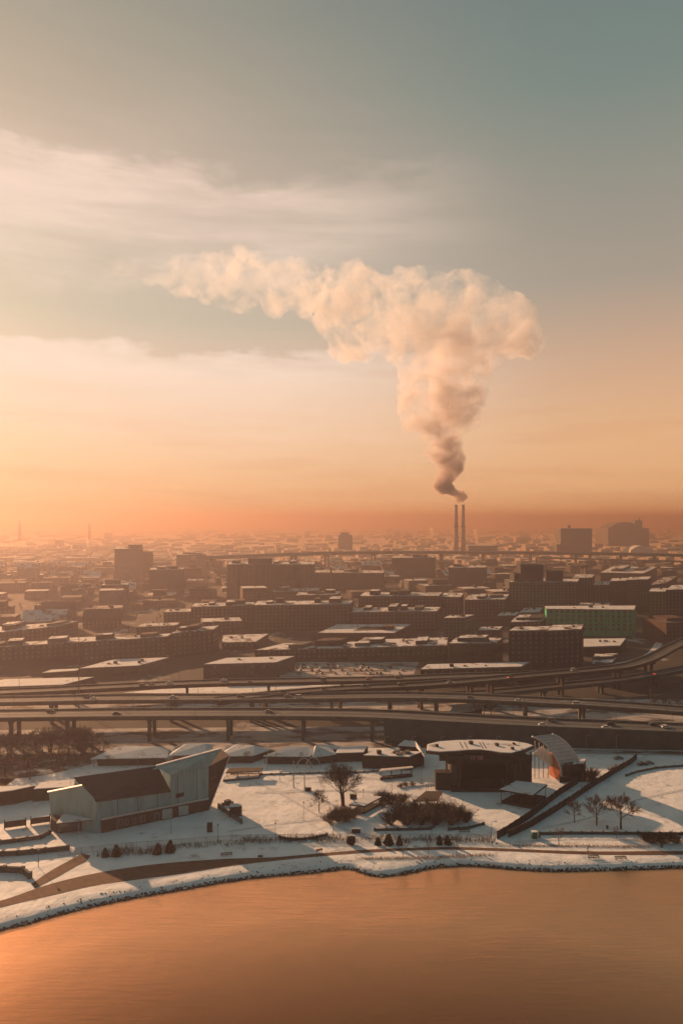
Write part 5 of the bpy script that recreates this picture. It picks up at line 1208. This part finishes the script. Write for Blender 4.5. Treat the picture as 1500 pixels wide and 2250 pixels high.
# far bridge
bt = thing('far_bridge', V(400, 1980, 0), 'long hazy elevated highway bridge crossing behind the city', 'bridge')
bl = [PT(x, y, d) for x, y, d in [(430, 1224, 1560), (560, 1219, 1650), (700, 1214, 1790), (850, 1212, 1890), (1000, 1212, 1940), (1200, 1213, 1950), (1400, 1216, 1900), (1650, 1222, 1850)]]
bl = smooth_line(bl, 6); n = len(bl); q = MB()
for k, p in enumerate(bl):
    s = side_of(bl, k) * 26; q.v += [(p.x, p.y, p.z - 7), (p.x + s.x, p.y + s.y, p.z - 7), (p.x + s.x, p.y + s.y, p.z), (p.x, p.y, p.z)]
for k in range(n - 1):
    for c in range(4): i = k * 4 + c; j = k * 4 + (c + 1) % 4; q.f.append((i, j, j + 4, i + 4))
q.f.append((0, 1, 2, 3)); q.f.append(tuple(4 * (n - 1) + c for c in (3, 2, 1, 0))); q.build('deck', 'grey_wall', bt)
MB().tube([p + V(0, 0, 0.9) for p in bl], 1.1, 4).build('parapet', 'rail', bt)
for px in (470, 560, 658, 735, 815, 905, 985, 1065, 1165, 1260, 1300, 1375, 1440, 1520):
    k = min(range(n), key=lambda i: abs(bl[i].x / bl[i].y * F + 750 - px)); s = side_of(bl, k)
    for f in (5, 21):
        c = bl[k] + s * f; MB().box((c.x, c.y, -0.3), 5, 4, c.z - 6.8).build('pier', 'grey_wall', bt)
    a_, b_ = bl[k] + s * 2, bl[k] + s * 24; e = V(-s.y, s.x, 0) * 2.5; MB().prism([a_ - e, b_ - e, b_ + e, a_ + e], bl[k].z - 11, bl[k].z - 7.01).build('pier_cap', 'grey_wall', bt)
# lower parallel span at the right
q = MB(); lo = [PT(x, y, d) for x, y, d in [(1180, 1224, 1900), (1330, 1228, 1860), (1480, 1232, 1830), (1650, 1238, 1800)]]
t2 = thing('far_bridge', V(lo[1].x, lo[1].y, 0), 'lower hazy bridge span under the long far bridge at the right', 'bridge')
for a, b in zip(lo, lo[1:]): MB().solid([a - V(0, 0, 4), b - V(0, 0, 4), b + V(0, 18, -4), a + V(0, 18, -4)], [a, b, b + V(0, 18, 0), a + V(0, 18, 0)]).build('deck', 'grey_wall', t2)
for p in lo[:3]: MB().box((p.x, p.y + 9, -.3), 4, 6, p.z - 3.6).build('pier', 'grey_wall', t2)

# power station chimneys
CD = 2400.0
for x, lb in ((1001.5, 'left chimney of the twin power station stacks'), (1017, 'right chimney of the twin power station stacks')):
    p = PT(x, 1143, CD); t = thing('power_station_chimney', V(p.x, CD, 0), lb, 'chimney')
    zt = H + (1143 - 1109) * CD / F; b0 = V(p.x, CD, 0); zm = H - (1157 - Y0) * CD / F
    MB().tube([b0, b0 + V(0, 0, zm - 3)], [8.4, 6.6], 16).build('lower_shaft', 'stack_brick', t, smooth=True)
    MB().tube([b0 + V(0, 0, zm - 3), b0 + V(0, 0, zm - 1.5), b0 + V(0, 0, zm + 1.5), b0 + V(0, 0, zm + 3)], [6.7, 8.0, 8.0, 6.6], 16).build('gallery', 'dark_brick', t)
    MB().tube([b0 + V(0, 0, zm + 3), b0 + V(0, 0, zt - 2)], [6.3, 4.9], 16).build('upper_shaft', 'stack_brick', t, smooth=True)
    MB().tube([b0 + V(0, 0, zt - 2.1), b0 + V(0, 0, zt)], [5.3, 5.2], 16).build('cap', 'dark_brick', t)
def far_box(name, x0, x1, yt, d, depth, m, label, cat='building', roof=True):
    a = PT(x0, yt, d); b = PT(x1, yt, d); t = thing(name, V((a.x + b.x) / 2, d, 0), label, cat)
    MB().prism([a, b, b + V(0, depth, 0), a + V(0, depth, 0)], -.3, a.z).build('wall', m, t)
    if roof: MB().prism([a + V(1, 1, 0), b + V(-1, 1, 0), b + V(-1, depth - 1, 0), a + V(1, depth - 1, 0)], a.z - .05, a.z + .4).build('roof_snow', 'roof_snow', t)
    FOOT.append(((a.x + b.x) / 2, d + depth / 2, max((b - a).length, depth) * 0.6))
    return t, a, b
far_box('power_station', 1030, 1092, 1199, 2380, 60, 'grey_wall', 'flat power station hall right of the twin chimneys above the bridge')
t, a, b = far_box('far_tower', 743, 774, 1175, 2650, 40, 'grey_wall', 'lone hazy tower block standing behind the far bridge')
MB().prism([PT(748, 1170, 2655), PT(766, 1170, 2655), PT(766, 1170, 2655) + V(0, 16, 0), PT(748, 1170, 2655) + V(0, 16, 0)], a.z - .1, PT(748, 1170, 2655).z).build('penthouse', 'grey_wall', t)
t, a, b = far_box('far_block', 1231, 1300, 1161, 2500, 60, 'grey_wall', 'big square hazy block behind the far bridge at the right')
MB().tube([PT(1249, 1161, 2520), PT(1249, 1154, 2520)], 5, 10).build('roof_tank', 'grey_wall', t)
far_box('far_block', 1222, 1233, 1196, 2490, 30, 'grey_wall', 'small low wing left of the big square hazy block')
# ball park with arched roof
sd = 3300.0; st = thing('ball_park', V(PT(1380, 1143, sd).x, sd, 0), 'huge faint stadium with arched roof on the hazy horizon', 'stadium')
c0 = PT(1335, 1168, sd); c1_ = PT(1425, 1168, sd); MB().prism([c0, c1_, c1_ + V(0, 160, 0), c0 + V(0, 160, 0)], -.3, 84).build('bowl_wall', 'grey_wall', st)
arc = [PT(1336 + 75 * k / 12, 1160 - 13 * math.sin(math.pi * k / 12), sd + 20) for k in range(13)]
MB().solid(arc, [p + V(0, 120, 0) for p in arc]).build('arched_roof', 'grey_wall', st)
MB().prism([PT(1394, 1146, sd + 5), PT(1410, 1146, sd + 5), PT(1410, 1146, sd + 5) + V(0, 50, 0), PT(1394, 1146, sd + 5) + V(0, 50, 0)], 80, PT(1394, 1143, sd).z).build('tower', 'grey_wall', st)
MB().tube([PT(1403, 1144, sd + 20), PT(1403, 1137, sd + 20)], 3, 6).build('mast', 'grey_wall', st)
arc = [PT(1380 + 58 * k / 12, 1212 - 13 * math.sin(math.pi * k / 12), 2300) for k in range(13)]
dm = thing('arched_hall', V(arc[6].x, 2300, 0), 'low white arched hall just behind the far bridge at the right', 'building')
MB().solid([V(p.x, 2300, p.z if i not in (0, 12) else 0) for i, p in enumerate(arc)], [V(p.x, 2360, p.z if i not in (0, 12) else 0) for i, p in enumerate(arc)]).build('arched_roof', 'roof_snow_clean', dm)
sp = PT(44, 1143, 4200); t = thing('church_spire', V(sp.x, 4200, 0), 'faint pointed church spire on the left horizon', 'church')
MB().box((sp.x, 4200, -.3), 14, 14, 95).build('tower', 'grey_wall', t); MB().tube([V(sp.x, 4200, 94.6), V(sp.x, 4200, 122)], [8, 0.6], 6).build('spire', 'grey_wall', t)
sp = PT(197, 1143, 4600); t = thing('church_spire', V(sp.x, 4600, 0), 'faint tiny spire right of the pointed one on the horizon', 'church')
MB().box((sp.x, 4600, -.3), 14, 14, 90).build('tower', 'grey_wall', t); MB().tube([V(sp.x, 4600, 89.6), V(sp.x, 4600, 108)], [7, 0.6], 6).build('spire', 'grey_wall', t)
# water tower on legs
wt = thing('roof_tank', P(1283, 1310), 'small water tank on thin legs above the brown mid-rises', 'water tank'); wp = wt.location; zt = H - (1242 - Y0) * wp.y / F
MB().tube([wp + V(0, 0, zt - 3), wp + V(0, 0, zt)], [6, 6], 12).build('tank', 'dark_brick', wt)
for a in range(4): q = V(math.cos(a * 1.57 + .7) * 3.5, math.sin(a * 1.57 + .7) * 3.5, 0); MB().tube([wp + q, wp + q + V(0, 0, zt - 2.9)], .5, 5).build('leg', 'dark_brick', wt)

# filler: low buildings of the hazy blocks, on a turned street grid
rf_ = random.Random(77); ang = R(14); ca, sa = math.cos(ang), math.sin(ang); placed = 0
mats_ = ['brown_brick', 'red_brick', 'dark_brick', 'tan_brick', 'grey_wall', 'brown_brick']
mname = {'brown_brick': 'brown', 'red_brick': 'red-brown', 'dark_brick': 'dark', 'tan_brick': 'tan', 'grey_wall': 'grey'}
cand = []
for i in range(-60, 90):
    for j in range(4, 75):
        gx_, gy_ = i * 62.0 + rf_.uniform(-4, 4), j * 48.0 + rf_.uniform(-4, 4)
        x, y = gx_ * ca + gy_ * sa * -1, gx_ * sa + gy_ * ca
        if y < 640 or y > 2900 or abs(x / y) > 0.52: continue
        if any((x - fx) ** 2 + (y - fy) ** 2 < (fr_ + 20) ** 2 for fx, fy, fr_ in FOOT): continue
        # streets and bridge kept free; right-hand road too
        if rf_.random() < 0.24: continue
        cand.append((y, x))
cand.sort()
far_mb = MB(); far_roof = MB(); FILL = []
for y, x in cand:
    wd, dp = rf_.uniform(26, 52), rf_.uniform(20, 38); hg = rf_.choice([6, 7, 8, 9, 10, 11, 12, 14, 16]) * (1 if rf_.random() < .9 else 1.7)
    if 1450 < y < 2450: hg = min(hg, 13)
    m = rf_.choice(mats_)
    if placed < 290 and y < 2500:
        zone = 'nearer' if y < 1000 else ('middle' if y < 1600 else 'farther')
        form = rf_.random()
        t = thing('city_house', V(x, y, 0), '-', 'building', 'low buildings in the %s city blocks' % zone, ang)
        FILL.append((t, mname[m], 'gabled' if form < .30 else ('stepped' if form < .55 else ('L-shaped' if form < .75 else 'flat-roofed'))))
        w2 = MB().box((0, 0, -.3), wd, dp, hg + .3)
        if form < .30:      # gabled
            rg_ = hg + dp * .28
            w2.solid([(-wd / 2, -dp / 2, hg), (-wd / 2, dp / 2, hg), (-wd / 2, 0, rg_)], [(wd / 2, -dp / 2, hg), (wd / 2, dp / 2, hg), (wd / 2, 0, rg_)])
            rm_ = rf_.choice(['tar_roof', 'roof_snow', 'shingle'])
            for sg in (-1, 1):
                q4 = [(-wd / 2 - .4, sg * (dp / 2 + .5), hg - .1), (wd / 2 + .4, sg * (dp / 2 + .5), hg - .1), (wd / 2 + .4, 0, rg_ + .2), (-wd / 2 - .4, 0, rg_ + .2)]
                mesh_ob('roof_slope', MB().solid(q4, [(a_, b_, c_ + .3) for a_, b_, c_ in q4]).mesh('roof_slope'), rm_, t)
            mesh_ob('chimney', MB().box((wd * .25, dp * .12, hg), 1.4, 1.4, rg_ - hg + 2.2).mesh('chimney'), 'red_brick', t)
        elif form < .55:    # stepped top
            h2 = rf_.uniform(3, 9); w2.box((rf_.uniform(-.2, .2) * wd, dp * .1, hg - .1), wd * rf_.uniform(.3, .6), dp * .6, h2 + .1)
        elif form < .75:    # wing
            w2.box((wd * .38, -dp * .55, -.3), wd * .3, dp * .6, hg * rf_.uniform(.5, .9))
        mesh_ob('wall', w2.mesh('wall'), m, t)
        if form >= .30: mesh_ob('roof_snow', MB().box((0, 0, hg - .05), wd - 1.2, dp - 1.2, .3).mesh('roof'), rf_.choice(['roof_snow', 'tar_roof', 'tar_roof', 'tar_roof', 'roof_snow_clean', 'lot_snow']), t)
        for k in range(rf_.choice((0, 1, 1, 2))):
            s = rf_.uniform(2, 5); mesh_ob('rooftop_unit', MB().box((rf_.uniform(-.35, .35) * wd, rf_.uniform(-.35, .35) * dp, hg), s, s, rf_.uniform(1.5, 4)).mesh('unit'), m, t)
        if y < 1500:
            q = MB()
            for c in range(int(wd / 4.4)):
                for r_ in range(max(1, int(hg / 4))):
                    q.box((-wd / 2 + 2.2 + c * 4.4, -dp / 2, 1.2 + r_ * 3.8), 1.7, 0.14, 1.9)
            o = mesh_ob('window_rows', q.mesh('window_rows'), 'window_glass', t); o['kind'] = 'stuff'
        placed += 1
    else:
        far_mb.box((x, y, -.3), wd, dp, hg + .3, ang); far_roof.box((x, y, hg - .05), wd - 1, dp - 1, .35, ang)
for k in range(900):
    y = 2900 + 5200 * rf_.random() ** 1.2; x = rf_.uniform(-.54, .54) * y; wd, dp = rf_.uniform(25, 80), rf_.uniform(25, 50); hg = rf_.uniform(5, 12) + (rf_.random() < .03) * rf_.uniform(10, 30)
    far_mb.box((x, y, -.3), wd, dp, hg, ang); far_roof.box((x, y, hg - .35), wd - 1, dp - 1, .3, ang)
far_mb.build('far_city', 'hazed_wall', kind='stuff', label='mass of far-off city buildings dissolving in the haze')
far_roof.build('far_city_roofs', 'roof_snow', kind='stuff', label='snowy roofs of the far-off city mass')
# bare street trees between the blocks: one mass of twigs
tb = MB()
for k in range(1300):
    y = rf_.uniform(640, 2600); x = rf_.uniform(-.5, .5) * y
    if any((x - fx) ** 2 + (y - fy) ** 2 < (fr_ + 4) ** 2 for fx, fy, fr_ in FOOT): continue
    hg = rf_.uniform(6, 11); tb.tube([(x, y, -.2), (x, y, hg * .6)], [.3, .12], 4)
    for q in range(14):
        a = rf_.uniform(0, 6.28); u = rf_.uniform(.3, 1); z0 = hg * rf_.uniform(.25, .6); e = V(x + math.cos(a) * hg * .38 * u, y + math.sin(a) * hg * .38 * u, z0 + hg * .4 * rf_.uniform(.4, 1))
        tb.tube([(x, y, z0), e], [.2, .09], 3)
tb.build('street_trees', 'dark_twig', kind='stuff', label='scattered bare street trees between the city blocks')

# ------------------------------------------------------------------ smoke
def vol_mat(name, colr, dens_fn, aniso, step):
    m = bpy.data.materials.new(name); m.use_nodes = True; t = NT(m.node_tree); t.n.clear()
    o = t.new('ShaderNodeOutputMaterial'); v = t.new('ShaderNodeVolumePrincipled'); v.inputs['Color'].default_value = tuple(colr) + (1,); v.inputs['Anisotropy'].default_value = aniso
    r_ = dens_fn(t); r_ = r_ if isinstance(r_, tuple) else (r_, None); t.put(v.inputs['Density'], r_[0])
    if r_[1] is not None: t.put(v.inputs['Color'], r_[1])
    t.l.new(v.outputs[0], o.inputs['Volume']); m.cycles.volume_step_rate = step; MATS[name] = m; return m
SK = CD / F     # metres per pixel at the chimneys
blobs = [  # px, py, radius px
    (1017, 1093, 7), (1013, 1090, 9), (1007, 1086, 11), (1000, 1082, 13), (990, 1078, 15), (979, 1073, 17), (970, 1066, 17), (968, 1055, 16), (978, 1048, 19), (990, 1040, 20), (1000, 1028, 18), (995, 1016, 21), (980, 1008, 24), (962, 998, 20), (950, 990, 17), (972, 985, 24), (992, 992, 18), (985, 970, 24), (995, 958, 22),
    (960, 955, 26), (940, 942, 28), (915, 925, 32), (898, 912, 24), (950, 920, 34), (985, 930, 34), (1015, 922, 32), (1040, 918, 22), (1030, 900, 32), (990, 890, 46), (945, 885, 46), (910, 885, 36), (895, 862, 30), (930, 845, 46), (980, 840, 56), (1025, 850, 40), (1040, 875, 26),
    (900, 815, 34), (940, 795, 56), (990, 785, 62), (1030, 800, 44), (1055, 775, 44), (1000, 730, 72), (935, 735, 70), (1060, 725, 62), (1100, 735, 52), (1130, 745, 44), (1160, 755, 36), (1178, 752, 24), (1150, 725, 40), (1120, 695, 48), (1080, 675, 58), (1145, 685, 28), (1132, 668, 18), (1030, 660, 56), (1010, 632, 34), (1045, 635, 30), (990, 625, 20),
    (960, 670, 60), (905, 700, 66), (870, 745, 56), (860, 660, 58), (905, 640, 42), (885, 618, 24), (825, 700, 62), (790, 745, 46), (800, 650, 52), (760, 690, 50), (740, 640, 46), (780, 610, 28), (690, 650, 42), (650, 625, 44), (655, 592, 20), (610, 650, 36), (580, 620, 42), (540, 600, 38), (530, 640, 36), (490, 620, 38), (470, 590, 32), (440, 610, 36), (410, 630, 26), (400, 590, 24), (365, 600, 22),
    (330, 605, 20), (300, 590, 18), (262, 590, 18), (230, 600, 14), (760, 760, 30), (745, 720, 34)]
rs = random.Random(4)
bm = bmesh.new()
from mathutils import Matrix
SC = PT(850, 800, CD)
for (x, y, r_) in blobs:
    dep = rs.uniform(-.5, .5) * r_ * SK * 1.2; dep *= 1.0
    d = CD + dep; p = PT(x, y, CD); p.y += dep
    rr_ = r_ * SK * (1.02 if x > 780 else 1.22)
    bmesh.ops.create_icosphere(bm, subdivisions=2, radius=rr_, matrix=Matrix.Translation(p - SC))
    if r_ > 14:
        for k in range(5 if r_ > 24 else 3):
            a = rs.uniform(0, 6.28); u = rs.uniform(-.8, .8); s = math.sqrt(1 - u * u); o = V(math.cos(a) * s, u, math.sin(a) * s) * rr_ * 0.8
            bmesh.ops.create_icosphere(bm, subdivisions=1, radius=rr_ * rs.uniform(.32, .55), matrix=Matrix.Translation(p - SC + o))
zb = 187.0 - SC.z
for v in bm.verts:
    if v.co.z < zb: v.co.z = zb + (v.co.z - zb) * 0.0
sme = bpy.data.meshes.new('smoke_plume'); bm.to_mesh(sme); bm.free()
def smoke_d(t):
    tcn = t.new('ShaderNodeTexCoord'); ob = tcn.outputs['Object']
    s = t.new('ShaderNodeSeparateXYZ'); t.put(s.inputs[0], ob)
    z = s.outputs[2]; x = s.outputs[0]
    zlo = 187 - SC.z
    nz = t.new('ShaderNodeMapRange'); t.put(nz.inputs[0], z); nz.inputs[1].default_value = zlo; nz.inputs[2].default_value = PT(0, 600, CD).z - SC.z
    hgt = t.ramp(nz.outputs[0], [(0.0, 1.0), (0.10, 0.55), (0.22, 0.30), (0.40, 0.155), (0.65, 0.085), (1.0, 0.055)])
    fx = t.smooth(x, PT(220, 600, CD).x - SC.x, PT(760, 600, CD).x - SC.x, 0.16, 1.0)
    n1 = t.noise(ob, 0.0075, 8.0, 0.64, 0.9); n2 = t.noise(ob, 0.019, 4.0, 0.6, 0.3)
    g = t.math('MULTIPLY', t.smooth(n1, 0.40, 0.62, 0.015, 1.0), t.smooth(n2, 0.34, 0.60, 0.10, 1.0))
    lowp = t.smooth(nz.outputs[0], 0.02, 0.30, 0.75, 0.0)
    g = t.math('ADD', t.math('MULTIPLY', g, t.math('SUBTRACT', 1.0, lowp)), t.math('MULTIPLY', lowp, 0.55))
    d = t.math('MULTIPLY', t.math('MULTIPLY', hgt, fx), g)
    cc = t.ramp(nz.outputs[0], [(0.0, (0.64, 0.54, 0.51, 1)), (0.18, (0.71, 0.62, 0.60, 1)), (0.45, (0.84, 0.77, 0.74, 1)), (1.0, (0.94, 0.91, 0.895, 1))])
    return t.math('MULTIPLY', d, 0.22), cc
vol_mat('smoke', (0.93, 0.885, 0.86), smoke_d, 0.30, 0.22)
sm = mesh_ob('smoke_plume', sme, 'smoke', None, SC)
rm = sm.modifiers.new('remesh', 'REMESH'); rm.mode = 'VOXEL'; rm.voxel_size = 6.0
smo = sm.modifiers.new('soften', 'SMOOTH'); smo.factor = 0.5; smo.iterations = 10
tx = bpy.data.textures.new('billow', 'CLOUDS'); tx.noise_scale = 60; tx.noise_depth = 5
dm_ = sm.modifiers.new('billow', 'DISPLACE'); dm_.texture = tx; dm_.texture_coords = 'LOCAL'; dm_.strength = 46; dm_.mid_level = 0.46
tx2 = bpy.data.textures.new('wisp', 'CLOUDS'); tx2.noise_scale = 17; tx2.noise_depth = 4
dm2 = sm.modifiers.new('wisp', 'DISPLACE'); dm2.texture = tx2; dm2.texture_coords = 'LOCAL'; dm2.strength = 16; dm2.mid_level = 0.5
set_props(sm, 'billowing smoke plume rising from the twin chimneys and drifting left', 'smoke', kind='thing')

# small steam puffs between the roofs
vol_mat('steam', (0.97, 0.93, 0.9), lambda t: 0.035, 0.2, 1.0)
for px_, py_, d_, lb in [(195, 1206, 2300, 'small white steam puff over the left rooftops'), (950, 1180, 2700, 'small upright steam wisp left of the twin chimneys'), (1046, 1184, 2600, 'small steam wisp above the power station hall'), (1190, 1196, 2300, 'small steam puff left of the big square far block')]:
    bm = bmesh.new(); rs2 = random.Random(int(px_)); p0 = PT(px_, py_, d_); k_ = d_ / F
    for k in range(8):
        bmesh.ops.create_icosphere(bm, subdivisions=2, radius=(2.2 + k * .25) * k_, matrix=Matrix.Translation(V(rs2.uniform(-1.5, 1.5) * k_ - k * .5 * k_, rs2.uniform(-2, 2), (8 - k * 2.4) * -k_ + 9 * k_)))
    me_ = bpy.data.meshes.new('steam_puff'); bm.to_mesh(me_); bm.free(); o_ = mesh_ob('steam_puff', me_, 'steam', None, p0)
    r3 = o_.modifiers.new('remesh', 'REMESH'); r3.mode = 'VOXEL'; r3.voxel_size = 1.6
    set_props(o_, lb, 'steam', kind='thing')

# ------------------------------------------------------------------ haze
hz = MB().prism([(-9500, -1600, 0), (9500, -1600, 0), (9500, 11500, 0), (-9500, 11500, 0)], -4.0, 180.0)
HZ = hz.build('haze', None, kind='stuff', label='thin warm haze lying over the whole city and lake')
hm = bpy.data.materials.new('haze'); hm.use_nodes = True; t = NT(hm.node_tree); t.n.clear()
o = t.new('ShaderNodeOutputMaterial'); v = t.new('ShaderNodeVolumePrincipled')
v.inputs['Color'].default_value = (0.222, 0.198, 0.218, 1); v.inputs['Absorption Color'].default_value = (0.36, 0.11, 0.0, 1); v.inputs['Density'].default_value = 0.00052; v.inputs['Anisotropy'].default_value = 0.55
t.l.new(v.outputs[0], o.inputs['Volume']); hm.cycles.homogeneous_volume = True
HZ.data.materials.append(hm)
HZ.display_type = 'WIRE'

# ------------------------------------------------------------------ labels that single out look-alikes
ORD = ['first', 'second', 'third', 'fourth', 'fifth', 'sixth', 'seventh', 'eighth', 'ninth', 'tenth', 'eleventh', 'twelfth', 'thirteenth', 'fourteenth', 'fifteenth', 'sixteenth', 'seventeenth', 'eighteenth', 'nineteenth', 'twentieth', 'twenty-first', 'twenty-second']
bpy.context.view_layer.update()
def pix(o):
    p = o.location; return (p.x / p.y * F + 750.0, Y0 + (H - p.z) * F / p.y)
MARKS = [('the stepped hazy tower', 290, 1270), ('the broad apartment slab', 595, 1310), ('the twin chimneys', 1010, 1225), ('the stepped office tower', 1190, 1350), ('the green building', 1300, 1394),
         ('the right edge tower', 1490, 1380), ('the long dark terrace', 180, 1480), ('the court-roofed building', 790, 1410), ('the single brick chimney', 727, 1300), ('the long factory', 775, 1455), ('the lone far tower', 758, 1217),
         ('the big square far block', 1265, 1218), ('the plain hazy mid-rise', 367, 1306), ('the broad dark brick block', 880, 1364), ('the wide pink-roofed hall', 1380, 1288), ('the wide reddish block', 907, 1272), ('the narrow dark left tower', 84, 1350), ('the left edge', 0, 1300)]
buckets = {}
for t_, colr, form in FILL:
    x, y = pix(t_); nm, mx_, my_ = min(MARKS, key=lambda m_: abs(m_[1] - x) + 2.2 * abs(m_[2] - y))
    side_ = ('behind' if y < my_ else 'in front of') if abs(x - mx_) < 45 else ('left of' if x < mx_ else 'right of')
    buckets.setdefault((colr, form, side_, nm), []).append((math.hypot(x - mx_, 2 * (y - my_)), t_))
for (colr, form, side_, nm), lst in buckets.items():
    lst.sort(key=lambda q: q[0])
    for k, (d_, t_) in enumerate(lst):
        t_['label'] = '%s %s low building %s %s' % (colr, form, side_, nm) + ('' if len(lst) == 1 else ', %s nearest to it' % (ORD[k] if k else 'first'))
byl = {}
for o_ in scene.objects:
    if o_.parent is None and 'label' in o_ and 'category' in o_: byl.setdefault(o_['label'], []).append(o_)
for lb, lst in byl.items():
    if len(lst) < 2: continue
    rows_ = [lst]
    lst.sort(key=lambda o_: pix(o_)[0])
    if len(lst) <= 22:
        for k, o_ in enumerate(lst): o_['label'] = lb + (', %s from left' % ORD[k] if len(lst) > 2 else (', left one' if k == 0 else ', right one'))
